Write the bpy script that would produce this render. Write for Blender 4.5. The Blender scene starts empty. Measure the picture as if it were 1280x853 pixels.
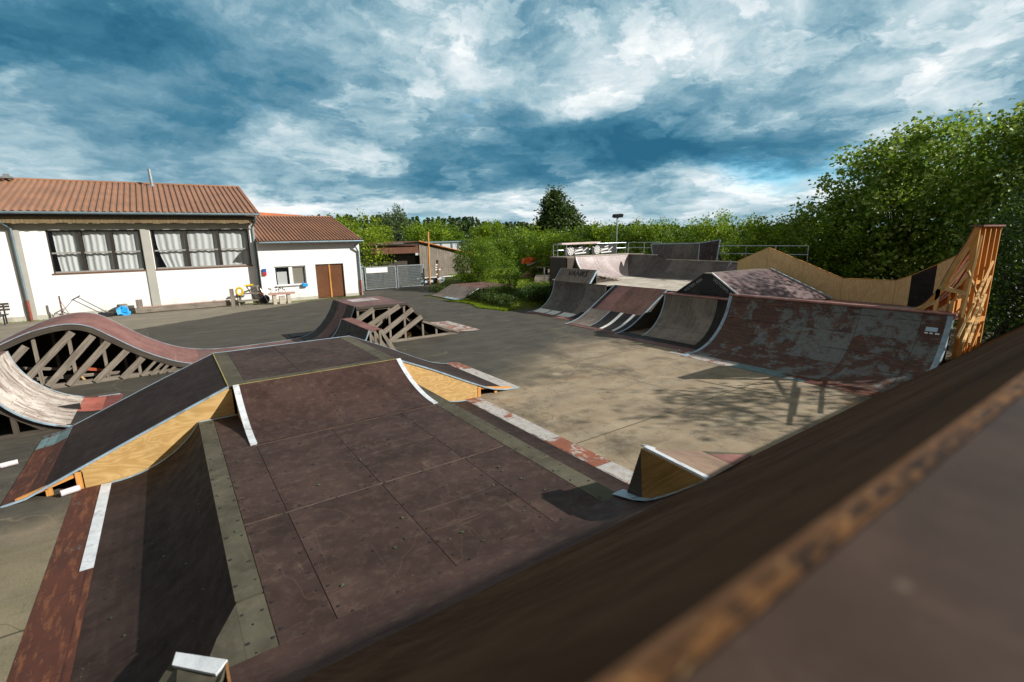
import bpy, math, random
import numpy as np
from mathutils import Vector, Matrix
random.seed(7); rng = np.random.default_rng(7)
SC = bpy.context.scene
COL = SC.collection
R = math.radians

# ------------------------------------------------------------------ camera
FPX, H = 611.0, 3.5
ROLL, PITCH, TH = R(-1.09), R(11.97), R(55.15)
_sp, _cp, _st, _ct = math.sin(PITCH), math.cos(PITCH), math.sin(TH), math.cos(TH)
_R0 = Vector((_st, -_ct, 0)); _U0 = Vector((_ct*_sp, _st*_sp, _cp)); CF = Vector((_ct*_cp, _st*_cp, -_sp))
CR = math.cos(ROLL)*_R0 + math.sin(ROLL)*_U0
CU = -math.sin(ROLL)*_R0 + math.cos(ROLL)*_U0
cam = bpy.data.cameras.new('camera'); co = bpy.data.objects.new('camera', cam); COL.objects.link(co)
co.matrix_world = Matrix(((CR.x, CU.x, -CF.x, 0), (CR.y, CU.y, -CF.y, 0), (CR.z, CU.z, -CF.z, H), (0, 0, 0, 1)))
cam.sensor_width = 36; cam.lens = FPX/1280*36; cam.clip_start = .02; cam.clip_end = 6000
cam.dof.use_dof = True; cam.dof.focus_distance = 13.0; cam.dof.aperture_fstop = 1.75
SC.camera = co

def ray(u, v):                                   # direction through a point of the 1280 px photo
    return CF + (u-640)/FPX*CR - (v-426.5)/FPX*CU
def P(u, v, z=0.0):
    d = ray(u, v); t = (z-H)/d.z; return Vector((d.x*t, d.y*t, z))
def Y(u, v, y):
    d = ray(u, v); t = y/d.y; return Vector((d.x*t, y, H+d.z*t))
def X(u, v, x):
    d = ray(u, v); t = x/d.x; return Vector((x, d.y*t, H+d.z*t))
def azel(u, v):
    d = ray(u, v).normalized(); return math.atan2(d.dot(_R0), d.x*_ct+d.y*_st), math.asin(d.z)
def far(u, dist):                                # ground position seen at column u (level line), dist metres off
    d = ray(u, 300); n = math.hypot(d.x, d.y); return Vector((d.x/n*dist, d.y/n*dist, 0))
def hgt(u, v, p):                                # height of the point at (u,v) at the distance of p
    d = ray(u, v); return H + d.z*math.hypot(p.x, p.y)/math.hypot(d.x, d.y)

# ------------------------------------------------------------------ node helper
class NT:
    def __init__(s, tree): s.t = tree; s.n = tree.nodes; s.l = tree.links
    def new(s, ty, **k):
        n = s.n.new(ty)
        for a, b in k.items(): setattr(n, a, b)
        return n
    def put(s, sock, val):
        if val is None: return
        if isinstance(val, bpy.types.NodeSocket): s.l.new(val, sock)
        else:
            if isinstance(val, (tuple, list)) and len(val) == 3 and sock.type == 'RGBA': val = (*val, 1)
            sock.default_value = val
    def math(s, op, a, b=None, c=None, clamp=False):
        n = s.new('ShaderNodeMath', operation=op, use_clamp=clamp)
        for i, x in enumerate((a, b, c)):
            if x is not None: s.put(n.inputs[i], x)
        return n.outputs[0]
    def vmath(s, op, a, b=None):
        n = s.new('ShaderNodeVectorMath', operation=op); s.put(n.inputs[0], a)
        if b is not None: s.put(n.inputs[1], b)
        return n.outputs['Value'] if op in ('DOT_PRODUCT', 'LENGTH', 'DISTANCE') else n.outputs[0]
    def mapr(s, v, a, b, c=0., d=1., smooth=False):
        n = s.new('ShaderNodeMapRange'); n.clamp = True
        if smooth: n.interpolation_type = 'SMOOTHSTEP'
        s.put(n.inputs[0], v)
        for i, x in enumerate((a, b, c, d)): s.put(n.inputs[i+1], x)
        return n.outputs[0]
    def mix(s, f, a, b, blend='MIX'):
        n = s.new('ShaderNodeMix', data_type='RGBA', blend_type=blend)
        s.put(n.inputs[0], f); s.put(n.inputs[6], a); s.put(n.inputs[7], b); return n.outputs[2]
    def noise(s, vec, scale, detail=4, rough=.55, dist=0, out='Fac'):
        n = s.new('ShaderNodeTexNoise'); s.put(n.inputs['Vector'], vec)
        s.put(n.inputs['Scale'], scale); n.inputs['Detail'].default_value = detail
        n.inputs['Roughness'].default_value = rough; n.inputs['Distortion'].default_value = dist
        return n.outputs[out]
    def scl(s, vec, sx, sy, sz=1, loc=(0, 0, 0), rot=0):
        n = s.new('ShaderNodeMapping'); s.put(n.inputs[0], vec); n.inputs['Scale'].default_value = (sx, sy, sz)
        n.inputs['Location'].default_value = loc; n.inputs['Rotation'].default_value = (0, 0, rot); return n.outputs[0]
    def vor(s, vec, scale, rnd=1, feat='F1', out='Distance', dim='3D'):
        n = s.new('ShaderNodeTexVoronoi', feature=feat); n.voronoi_dimensions = dim
        s.put(n.inputs['Vector'], vec); n.inputs['Scale'].default_value = scale; n.inputs['Randomness'].default_value = rnd
        return n.outputs[out]
    def sep(s, v):
        n = s.new('ShaderNodeSeparateXYZ'); s.put(n.inputs[0], v); return n.outputs
    def comb(s, x=0., y=0., z=0.):
        n = s.new('ShaderNodeCombineXYZ'); s.put(n.inputs[0], x); s.put(n.inputs[1], y); s.put(n.inputs[2], z); return n.outputs[0]

def newmat(name):
    m = bpy.data.materials.new(name); m.use_nodes = True; m.node_tree.nodes.clear()
    N = NT(m.node_tree); out = N.new('ShaderNodeOutputMaterial'); b = N.new('ShaderNodeBsdfPrincipled')
    N.l.new(b.outputs[0], out.inputs[0]); return m, N, b, out
def bump(N, b, h, dist=.01, strength=1.):
    n = N.new('ShaderNodeBump'); n.inputs['Distance'].default_value = dist; n.inputs['Strength'].default_value = strength
    N.put(n.inputs['Height'], h); N.l.new(n.outputs[0], b.inputs['Normal'])
def UVc(N): return N.new('ShaderNodeTexCoord').outputs['UV']
def POS(N): return N.new('ShaderNodeNewGeometry').outputs['Position']

def simple(name, col, rough=.6, metal=0, var=.25, scale=3., spec=.5, bmp=.002, grime=None, coord='pos'):
    m, N, b, o = newmat(name); v = POS(N) if coord == 'pos' else UVc(N)
    n1 = N.noise(v, scale, 6, .65)
    c = N.mix(N.mapr(n1, .3, .7), [x*(1-var) for x in col], [min(1, x*(1+var)) for x in col])
    if grime:
        c = N.mix(N.mapr(N.noise(v, scale*.6, 7, .75), .52, .72), c, grime)
    N.put(b.inputs['Base Color'], c); N.put(b.inputs['Roughness'], N.mapr(N.noise(v, scale*4, 3), .3, .7, rough*.85, min(1, rough*1.15)))
    b.inputs['Metallic'].default_value = metal; b.inputs['Specular IOR Level'].default_value = spec
    if bmp: bump(N, b, N.noise(v, scale*9, 4), bmp)
    return m

def ply(name, c1, c2, worn=(.3, .25, .2), wamt=.15, screws=.4, rough=.5, streak=(1.2, 7), seam=None, seamc=(.012, .01, .009), spec=.15, dust=.6, wscale=1.3, bands=None):
    """weathered sheet: mottled film face, scuffs along the riding direction (v), screw heads, dirt specks"""
    m, N, b, o = newmat(name); uv = UVc(N)
    st = N.scl(uv, streak[1], streak[0])
    n1 = N.noise(st, 1.0, 6, .6)
    n2 = N.noise(uv, .9, 5, .6)
    c = N.mix(N.mapr(n1, .3, .7), c1, c2)
    c = N.mix(N.math('MULTIPLY', N.mapr(n2, .45, .62), .45), c, [x*1.55 for x in c2])
    if bands:                                        # sheets laid side by side, each with its own tone
        bw, bc = bands
        s = N.sep(uv); cell = N.math('FLOOR', N.math('DIVIDE', s[0], bw))
        wn = N.new('ShaderNodeTexWhiteNoise', noise_dimensions='1D'); N.put(wn.inputs[1], cell)
        c = N.mix(N.math('MULTIPLY', wn.outputs[0], .75), c, bc)
    w = N.noise(N.scl(uv, wscale*2.2, wscale*.55), 1.6, 9, .74)
    lo = .74-wamt
    c = N.mix(N.math('MULTIPLY', N.mapr(w, lo, lo+.14), .85), c, worn)
    sc = N.noise(N.scl(uv, 46, 1.1, rot=.05), 1, 3, .5)
    c = N.mix(N.math('MULTIPLY', N.mapr(sc, .68, .74), .25), c, [min(1, x*1.7+.05) for x in c2])
    arc = N.vor(N.vmath('ADD', uv, N.scl(N.noise(uv, 1.1, 2, out='Color'), .6, .6)), .7, 1, 'DISTANCE_TO_EDGE')
    c = N.mix(N.math('MULTIPLY', N.mapr(arc, .004, .0), .22), c, worn)
    rr = N.noise(uv, 6, 4, .6)
    if screws:
        d = N.vor(uv, 1/screws, .22, 'F1', dim='2D'); dd = N.math('MULTIPLY', d, screws)
        hole = N.mapr(dd, .013, .009); ring = N.mapr(dd, .026, .014)
        c = N.mix(N.math('MULTIPLY', ring, .35), c, worn); c = N.mix(hole, c, (.008, .007, .006))
    if seam:
        s = N.sep(uv); ds = []
        for i in (0, 1):
            if not seam[i]: continue
            q = N.math('DIVIDE', s[i], seam[i]); q = N.math('ABSOLUTE', N.math('SUBTRACT', N.math('FRACT', q), .5))
            ds.append(N.math('MULTIPLY', N.math('SUBTRACT', .5, q), seam[i]))
        dm = ds[0] if len(ds) == 1 else N.math('MINIMUM', ds[0], ds[1])
        wob = N.math('MULTIPLY', N.noise(uv, 9, 4), .012)
        c = N.mix(N.mapr(dm, N.math('ADD', .003, wob), 0.), c, seamc)
    gr = N.noise(uv, 7, 8, .75); c = N.mix(N.math('MULTIPLY', N.mapr(gr, .50, .68), .30), c, worn)
    wh = N.noise(N.vmath('ADD', N.scl(uv, .6, 9), N.scl(N.noise(uv, .5, 2, out='Color'), 2.5, 2.5)), 1, 6, .7)
    c = N.mix(N.math('MULTIPLY', N.mapr(wh, .60, .72), .35), c, worn)
    c = N.mix(N.math('MULTIPLY', N.mapr(N.noise(uv, 1.3, 6, .7), .50, .68), .45), c, [x*.5 for x in c1])
    if dust:
        sp = N.vor(uv, 13, 1, 'F1'); k = N.math('MULTIPLY', N.mapr(sp, .07, .04), N.mapr(N.noise(uv, 2.1, 3), .5, .62))
        c = N.mix(N.math('MULTIPLY', k, dust), c, (.42, .36, .24))
    N.put(b.inputs['Base Color'], c)
    N.put(b.inputs['Roughness'], N.mapr(rr, .3, .7, max(.05, rough-.12), min(1, rough+.15)))
    b.inputs['Specular IOR Level'].default_value = spec
    bump(N, b, N.math('ADD', N.math('MULTIPLY', n1, .6), N.math('MULTIPLY', w, .8)), .003)
    return m

def woodmat(name, c1, c2, ring=1., rough=.7, knots=False, crack=0., spec=.3):
    m, N, b, o = newmat(name); uv = UVc(N)
    g = N.noise(N.scl(uv, 1.1, 22), ring, 7, .65, 1.2)
    f = N.noise(N.scl(uv, 2.5, 90), 1., 3, .5)
    c = N.mix(N.mapr(g, .32, .68), c1, c2)
    c = N.mix(N.math('MULTIPLY', N.mapr(f, .5, .75), .35), c, [x*.45 for x in c1])
    big = N.noise(POS(N), 1.3, 4, .6)
    c = N.mix(N.math('MULTIPLY', N.mapr(big, .45, .7), .35), c, [x*.5 for x in c1])
    if crack: c = N.mix(N.math('MULTIPLY', N.mapr(N.noise(N.scl(uv, .8, 40), 1.7, 2), .66, .7), crack), c, (.01, .008, .006))
    N.put(b.inputs['Base Color'], c); b.inputs['Roughness'].default_value = rough; b.inputs['Specular IOR Level'].default_value = spec
    bump(N, b, N.math('ADD', g, f), .003); return m

def swirlply(name, c1, c2):                          # bright plywood face grain
    m, N, b, o = newmat(name); uv = UVc(N)
    base = N.noise(N.scl(uv, .9, 3.4), 1.1, 3, .5, .6)
    wave = N.math('FRACT', N.math('MULTIPLY', base, 11))
    wave = N.math('ABSOLUTE', N.math('SUBTRACT', wave, .5))
    fine = N.noise(N.scl(uv, 4, 120), 1, 3)
    c = N.mix(N.mapr(wave, .05, .5), c1, c2)
    c = N.mix(N.math('MULTIPLY', N.mapr(fine, .45, .7), .3), c, [x*.6 for x in c1])
    c = N.mix(N.math('MULTIPLY', N.mapr(N.noise(uv, 1.7, 6, .7), .5, .7), .4), c, [x*.62 for x in c1])
    N.put(b.inputs['Base Color'], c); b.inputs['Roughness'].default_value = .65
    bump(N, b, fine, .001); return m

def rustplate(name, blue=.5, blotch=1.2, rust1=(.10, .030, .016), rust2=(.055, .020, .013), paint=(.15, .27, .28), rough=.75, grad=False):
    m, N, b, o = newmat(name); uv = UVc(N)
    n = N.noise(uv, 2.2, 8, .7); c = N.mix(N.mapr(n, .3, .7), rust2, rust1)
    c = N.mix(N.math('MULTIPLY', N.mapr(N.noise(N.scl(uv, 3, 14), 1, 6, .7), .52, .6), .6), c, (.2, .075, .03))
    k = N.noise(uv, blotch, 10, .72, .4)
    u = N.sep(uv)
    sheet = N.vor(N.comb(N.math('FLOOR', N.math('DIVIDE', u[0], 1.25)), N.math('FLOOR', N.math('DIVIDE', u[1], 1.0)), 0), 1, 1, 'F1', 'Color')
    sh = N.math('MULTIPLY', N.math('SUBTRACT', N.sep(sheet)[0], .5), .16)
    k = N.math('ADD', k, sh)
    if grad: k = N.math('ADD', k, N.mapr(u[0], 8.4, 5.2, -.13, .02))
    k2 = N.noise(N.scl(uv, 5, 22), 1, 5, .7)
    k = N.math('ADD', k, N.math('MULTIPLY', N.math('SUBTRACT', k2, .5), .22))
    lo = .5+(.5-blue)*.5
    c = N.mix(N.math('MULTIPLY', N.mapr(k, lo-.03, lo+.05), N.mapr(N.noise(uv, 9, 5, .7), .3, .6, .45, .92)), c, N.mix(n, [x*.75 for x in paint], [min(1, x*1.25) for x in paint]))
    ds = []
    for i, s in ((0, 1.25), (1, .5)):
        q = N.math('ABSOLUTE', N.math('SUBTRACT', N.math('FRACT', N.math('DIVIDE', u[i], s)), .5))
        q = N.math('MULTIPLY', N.math('SUBTRACT', .5, q), s)
        if i == 1: q = N.math('ADD', q, N.math('MULTIPLY', N.math('SUBTRACT', N.noise(uv, 3.3, 3), .5), .07))
        ds.append(q)
    dm = N.math('MINIMUM', ds[0], ds[1])
    c = N.mix(N.math('MULTIPLY', N.mapr(dm, N.math('MULTIPLY', N.noise(uv, 4, 4), .022), 0.), .8), c, (.035, .012, .008))
    N.put(b.inputs['Base Color'], c); b.inputs['Roughness'].default_value = rough
    b.inputs['Specular IOR Level'].default_value = .35
    bump(N, b, k, .004); return m

# ------------------------------------------------------------------ mesh builder
class MB:
    def __init__(s): s.v = []; s.f = []; s.uv = []; s.mk = []
    def face(s, pts, uvs=None):
        i = len(s.v); s.v += [tuple(p) for p in pts]; s.f.append(tuple(range(i, i+len(pts))))
        if uvs is None:
            a = Vector(pts[0]); e1 = (Vector(pts[1])-a); e1 = e1.normalized() if e1.length > 1e-9 else Vector((1, 0, 0))
            nrm = Vector((0, 0, 0))
            for k in range(1, len(pts)-1): nrm += (Vector(pts[k])-a).cross(Vector(pts[k+1])-a)
            nrm = nrm.normalized() if nrm.length > 1e-12 else Vector((0, 0, 1))
            e2 = nrm.cross(e1)
            uvs = [((Vector(p)-a).dot(e1)+a.x*.37+a.y*.61, (Vector(p)-a).dot(e2)+a.z*.7) for p in pts]
        s.uv.append(uvs)
    def obox(s, c, ax, ay, az):                       # centre and three half-axis vectors
        c, ax, ay, az = Vector(c), Vector(ax), Vector(ay), Vector(az); s.mk.append((len(s.v), len(s.f)))
        if ax.cross(ay).dot(az) < 0: az = -az
        L = sorted([(ax.length, 0), (ay.length, 1), (az.length, 2)], reverse=True)[0][1]
        off = random.random()*9
        def V(i, j, k): return c+ax*i+ay*j+az*k
        A = (ax, ay, az)
        for d in range(3):
            o1, o2 = (d+1) % 3, (d+2) % 3
            for sg in (1, -1):
                cs = [(-1, -1), (1, -1), (1, 1), (-1, 1)]
                if sg < 0: cs.reverse()
                pts = [c+A[d]*sg+A[o1]*q+A[o2]*w for q, w in cs]
                if o2 == L: uvs = [(A[o2].length*w+off, A[o1].length*q+off+d) for q, w in cs]
                else: uvs = [(A[o1].length*q+off, A[o2].length*w+off+d) for q, w in cs]
                s.face(pts, uvs)
        return s
    def box(s, x0, x1, y0, y1, z0, z1):
        return s.obox(((x0+x1)/2, (y0+y1)/2, (z0+z1)/2), (abs(x1-x0)/2, 0, 0), (0, abs(y1-y0)/2, 0), (0, 0, abs(z1-z0)/2))
    def beam(s, a, b, w=.05, h=.1, up=(0, 0, 1), ext=0):
        a, b = Vector(a), Vector(b); d = (b-a); L = d.length; d.normalize(); up = Vector(up)
        if abs(d.dot(up)) > .98: up = Vector((0, 1, 0))
        sd = d.cross(up).normalized(); u2 = sd.cross(d).normalized()
        return s.obox((a+b)/2, d*(L/2+ext), sd*(w/2), u2*(h/2))
    def tube(s, a, b, r0, r1=None, n=8, cap=True):
        a, b = Vector(a), Vector(b); r1 = r0 if r1 is None else r1; s.mk.append((len(s.v), len(s.f)))
        d = (b-a).normalized(); t = Vector((0, 0, 1)) if abs(d.z) < .9 else Vector((1, 0, 0))
        e1 = d.cross(t).normalized(); e2 = d.cross(e1); L = (b-a).length
        ra = [a+(e1*math.cos(2*math.pi*i/n)+e2*math.sin(2*math.pi*i/n))*r0 for i in range(n)]
        rb = [b+(e1*math.cos(2*math.pi*i/n)+e2*math.sin(2*math.pi*i/n))*r1 for i in range(n)]
        for i in range(n):
            j = (i+1) % n; u0 = i/n*6.28*r0; u1 = (i+1)/n*6.28*r0
            s.face([ra[i], rb[i], rb[j], ra[j]], [(0, u0), (L, u0), (L, u1), (0, u1)])
        if cap: s.face(ra); s.face(rb[::-1])
        return s
    def poly(s, pts, th):                             # planar polygon given thickness th along its normal (backwards)
        pts = [Vector(p) for p in pts]; n = Vector((0, 0, 0)); s.mk.append((len(s.v), len(s.f)))
        for k in range(1, len(pts)-1): n += (pts[k]-pts[0]).cross(pts[k+1]-pts[0])
        n.normalize(); bk = [p-n*th for p in pts]
        s.face(pts); s.face(bk[::-1])
        for i in range(len(pts)):
            j = (i+1) % len(pts); s.face([pts[i], bk[i], bk[j], pts[j]])
        return s
    def build(s, name, mat, parent=None, smooth=False):
        me = bpy.data.meshes.new(name); me.from_pydata(s.v, [], s.f)
        uvl = me.uv_layers.new(name='UVMap'); flat = [c for f in s.uv for q in f for c in q]
        uvl.data.foreach_set('uv', flat); me.materials.append(mat)
        if smooth: me.polygons.foreach_set('use_smooth', [True]*len(me.polygons))
        me.update(); return link(name, me, parent)

def pieces(mb, name, mat, parent):                   # every board or bar of the builder as a part of its own
    ends = mb.mk[1:]+[(len(mb.v), len(mb.f))]
    for (v0, f0), (v1, f1) in zip(mb.mk, ends):
        q = MB(); q.v = mb.v[v0:v1]; q.f = [tuple(i-v0 for i in f) for f in mb.f[f0:f1]]; q.uv = mb.uv[f0:f1]; q.build(name, mat, parent)

def link(name, me, parent=None):
    o = bpy.data.objects.new(name, me); COL.objects.link(o)
    if parent is not None:
        root = parent; o.parent = parent; o.matrix_parent_inverse = wm(parent).inverted()
    return o
def wm(o):
    m = Matrix.Translation(o.location)
    if o.parent is not None: m = wm(o.parent) @ o.matrix_parent_inverse @ m
    return m
def tag(o, label=None, cat=None, group=None, kind=None):
    for k, v in (('label', label), ('category', cat), ('group', group), ('kind', kind)):
        if v: o[k] = v
    return o
def thing(name, label, cat, loc=(0, 0, 0), group=None):
    o = bpy.data.objects.new(name, None); COL.objects.link(o); o.location = loc; o.empty_display_size = .1
    return tag(o, label, cat, group)
def copy_tree(o, parent=None):
    c = o.copy(); COL.objects.link(c)
    if parent is not None: c.parent = parent
    for ch in [q for q in bpy.data.objects if q.parent == o]: copy_tree(ch, c)
    return c
# ------------------------------------------------------------------ materials
M = {}
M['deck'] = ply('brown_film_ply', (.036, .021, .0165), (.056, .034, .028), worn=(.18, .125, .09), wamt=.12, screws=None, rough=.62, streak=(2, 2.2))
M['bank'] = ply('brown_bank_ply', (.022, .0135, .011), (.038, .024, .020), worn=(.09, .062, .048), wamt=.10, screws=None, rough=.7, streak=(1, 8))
M['qtr'] = ply('brown_quarter_ply', (.039, .021, .017), (.058, .033, .027), worn=(.17, .12, .085), wamt=.08, screws=None, rough=.55, streak=(2, 3))
M['copingdeck'] = ply('camera_deck_ply', (.030, .0165, .011), (.052, .031, .022), worn=(.12, .075, .05), wamt=.14, screws=None, rough=.6, streak=(6, 6), spec=.2, wscale=6)
M['copwood'] = woodmat('worn_coping_wood', (.035, .014, .006), (.26, .11, .025), ring=3, crack=.8)
M['underlay'] = simple('pale_seam_filler', (.13, .095, .065), .8, 0, .5, 12)
M['bigbank'] = ply('roll_in_ply', (.046, .024, .013), (.092, .050, .028), worn=(.17, .105, .06), wamt=.10, screws=.6, rough=.85, streak=(.8, 24), seam=(2.5, 1.25), spec=.03)
def copmat():
    m, N, b, o = newmat('gritty_worn_coping'); p = POS(N)
    g = N.noise(N.scl(p, .35, 1, 1), 95, 5, .7); h = N.noise(N.scl(p, .4, 1, 1), 17, 4, .6); q = N.math('ADD', N.math('MULTIPLY', g, .6), N.math('MULTIPLY', h, .4))
    c = N.mix(N.mapr(q, .44, .60), (.016, .008, .0045), (.19, .085, .026)); c = N.mix(N.mapr(N.noise(p, 60, 3), .62, .72, 0, .8), c, (.42, .25, .10))
    N.put(b.inputs['Base Color'], c); b.inputs['Roughness'].default_value = .85; b.inputs['Specular IOR Level'].default_value = .2; bump(N, b, q, .004); return m
M['copwood'] = copmat()
M['olive'] = ply('olive_ply_strip', (.056, .050, .035), (.088, .080, .056), worn=(.18, .155, .105), wamt=.12, screws=.33, rough=.8, streak=(4, 4), dust=.6)
M['redply'] = ply('red_brown_ply', (.14, .062, .052), (.22, .105, .09), worn=(.34, .24, .2), wamt=.14, screws=.5, rough=.6, streak=(1, 7))
M['redply2'] = ply('dull_red_ply', (.10, .052, .045), (.17, .09, .08), worn=(.27, .22, .19), wamt=.18, screws=.5, rough=.6, streak=(1, 8), seam=(1.25, None))
M['whiteply'] = ply('bleached_ply', (.34, .29, .245), (.54, .48, .42), worn=(.15, .09, .07), wamt=.27, screws=.22, rough=.75, streak=(1, 9), dust=0, wscale=1.6)
M['greyply'] = ply('grey_worn_ply', (.085, .072, .062), (.19, .165, .145), worn=(.30, .26, .22), wamt=.16, screws=None, rough=.6, streak=(.8, 11), seam=(1.25, None), dust=0, bands=(1.25, (.06, .052, .048)))
M['greyply2'] = ply('grey_brown_ply', (.125, .102, .082), (.24, .20, .165), worn=(.06, .055, .05), wamt=.14, screws=None, rough=.6, streak=(.8, 12), seam=(1.25, 1.9), dust=0)
M['blackply'] = ply('black_ply', (.016, .013, .012), (.030, .025, .022), worn=(.07, .065, .06), wamt=.12, screws=None, rough=.6, streak=(1, 9), dust=0)
M['brownply'] = ply('warm_brown_ply', (.12, .062, .048), (.19, .10, .08), worn=(.30, .22, .19), wamt=.16, screws=None, rough=.6, streak=(.9, 9), seam=(1.25, None), dust=0)
M['paleply'] = ply('pale_worn_platform_ply', (.38, .33, .27), (.52, .47, .40), worn=(.24, .19, .155), wamt=.2, screws=.5, rough=.7, streak=(1.6, 3), seam=(2.5, 1.25), dust=0)
M['lilacply'] = ply('pale_lilac_ply', (.30, .245, .235), (.42, .36, .35), worn=(.22, .15, .13), wamt=.14, screws=None, rough=.5, streak=(.9, 6), seam=(1.25, None), dust=0)
M['roofply'] = ply('mauve_ply', (.10, .068, .068), (.17, .12, .12), worn=(.3, .24, .22), wamt=.10, screws=None, rough=.55, streak=(2, 3), seam=(1.25, 2.5), dust=0)
M['timber'] = woodmat('weathered_grey_timber', (.13, .105, .078), (.36, .31, .25), crack=.7)
M['timberdark'] = woodmat('old_dark_timber', (.045, .036, .028), (.10, .082, .062), crack=.7)
M['pine'] = woodmat('fresh_pine', (.60, .36, .13), (.82, .56, .25), rough=.6)
M['pineorange'] = woodmat('orange_stained_pine', (.55, .23, .05), (.74, .37, .11), rough=.55)
M['yply'] = swirlply('bright_plywood', (.50, .30, .10), (.64, .42, .17))
M['tanply'] = swirlply('tan_plywood', (.68, .42, .18), (.82, .56, .27))
M['edgewood'] = woodmat('worn_edge_wood', (.22, .10, .035), (.40, .20, .07), crack=.5)
M['white'] = simple('white_painted_steel', (.58, .61, .63), .5, 0, .18, 6, grime=(.22, .20, .17))
M['blueedge'] = simple('pale_blue_steel', (.30, .40, .47), .5, 0, .25, 5, grime=(.14, .13, .12))
M['yellowedge'] = simple('yellowed_edge', (.36, .29, .08), .7, 0, .3, 8)
M['rust'] = rustplate('rust_plate', .10)
M['rustblue'] = rustplate('blue_painted_rust_plate', .70, 1.0)
M['rustwhite'] = rustplate('pale_painted_rust_plate', .60, 3.6, (.30, .10, .05), (.16, .06, .04), (.42, .44, .42))
M['bigq'] = rustplate('big_quarter_steel', .53, 2.0, (.115, .060, .044), (.058, .032, .026), (.175, .20, .19), .7, grad=True)
M['cop'] = simple('coping_pipe', (.34, .16, .13), .5, .2, .3, 4, grime=(.5, .4, .36))
M['galv'] = simple('galvanised_steel', (.42, .46, .48), .42, .75, .15, 5)
M['zinc'] = simple('zinc_gutter', (.20, .27, .30), .45, .5, .2, 3)
M['plaster'] = simple('white_plaster', (.80, .80, .78), .9, 0, .03, .6, spec=.2, bmp=.004, grime=(.72, .71, .67))
def plastermat():
    m, N, b, o = newmat('stained_white_plaster'); p = POS(N); s = N.sep(p)
    c = N.mix(N.mapr(N.noise(p, .7, 6, .6), .35, .7), (.88, .88, .87), (.82, .82, .80))
    spl = N.math('MULTIPLY', N.mapr(s[2], .85, .2), N.mapr(N.noise(N.scl(p, 1, 1, .6), 2.2, 7, .7), .40, .62)); c = N.mix(N.math('MULTIPLY', spl, .4), c, (.40, .37, .29))
    stk = N.math('MULTIPLY', N.mapr(N.noise(N.scl(p, 5, 5, .25), 1, 5, .6), .58, .72), .12); c = N.mix(stk, c, (.50, .50, .46))
    N.put(b.inputs['Base Color'], c); b.inputs['Roughness'].default_value = .9; b.inputs['Specular IOR Level'].default_value = .2
    bump(N, b, N.noise(p, 14, 6, .7), .006); return m
M['plaster'] = plastermat()
M['greyconc'] = simple('painted_grey_concrete', (.42, .41, .36), .85, 0, .08, 1.5, spec=.2)
M['plinth'] = simple('plinth_concrete', (.50, .48, .40), .9, 0, .15, 2, grime=(.3, .28, .2))
M['black'] = simple('matt_black', (.012, .012, .013), .7, 0, .3, 5)
M['blackpaint'] = simple('black_graffiti_panel', (.010, .010, .011), .6, 0, .5, 3, grime=(.07, .055, .035))
M['darkframe'] = simple('dark_brown_frame', (.028, .019, .014), .55, 0, .3, 8)
M['greyframe'] = simple('grey_frame', (.30, .29, .27), .6, 0, .15, 8)
M['whiteframe'] = simple('white_frame', (.78, .78, .76), .5, 0, .05, 6)
M['roof'] = simple('brown_roof_sheet', (.29, .145, .080), .5, 0, .2, .8, spec=.4, bmp=0, grime=(.22, .11, .07))
M['door'] = woodmat('brown_door_boards', (.13, .048, .018), (.24, .10, .04), rough=.6)
M['fascia'] = woodmat('mossy_shingle', (.12, .085, .04), (.30, .22, .12), crack=.6)
M['redpipe'] = simple('red_pipe_sleeve', (.24, .06, .035), .6, 0, .3, 6)
M['curtain'] = simple('pale_curtain', (.86, .90, .88), .9, 0, .04, 3, spec=.1, bmp=0)
M['blind'] = simple('beige_blind', (.42, .39, .31), .9, 0, .05, 3, spec=.1)
M['bluecloth'] = simple('bright_blue_plastic', (.015, .33, .75), .45, 0, .2, 8)
M['bluebox'] = simple('blue_plastic', (.02, .09, .32), .5, 0, .2, 8)
M['redpl'] = simple('red_plastic', (.55, .03, .03), .4, 0, .1, 8)
M['orange'] = simple('orange_canvas', (.80, .16, .02), .7, 0, .2, 6)
M['yellow'] = simple('yellow_plastic', (.75, .48, .01), .4, 0, .12, 8)
M['pinkstone'] = simple('pink_stone_slab', (.48, .28, .23), .8, 0, .25, 6, grime=(.3, .3, .2))
M['stone'] = simple('pale_stone', (.50, .45, .35), .9, 0, .2, 5)
M['logbark'] = simple('split_log', (.42, .30, .17), .85, 0, .4, 7)
M['can'] = simple('white_can_paint', (.68, .62, .62), .4, 0, .2, 14)
M['tileorange'] = simple('orange_roof_tile', (.50, .14, .05), .7, 0, .2, 2)
M['rustsheet'] = rustplate('rusty_corrugated', .05, 1.5, (.16, .06, .028), (.07, .03, .018))
M['farwhite'] = simple('pale_cladding', (.50, .53, .54), .6, 0, .1, .5)
M['panel'] = simple('dark_banner', (.010, .011, .012), .6, 0, .4, 3)
M['whitepaint'] = simple('white_wall_paint', (.72, .72, .68), .8, 0, .12, 6)
M['gritpaint'] = simple('scratched_pale_paint', (.36, .42, .44), .8, 0, .3, 14)
M['bark'] = woodmat('tree_bark', (.055, .042, .03), (.12, .095, .07), ring=2)

def glassmat():
    m, N, b, o = newmat('window_glass'); b.inputs['Base Color'].default_value = (.02, .025, .03, 1)
    b.inputs['Roughness'].default_value = .03; b.inputs['Alpha'].default_value = .16; b.inputs['Specular IOR Level'].default_value = .8
    return m
M['glass'] = glassmat()

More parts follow.
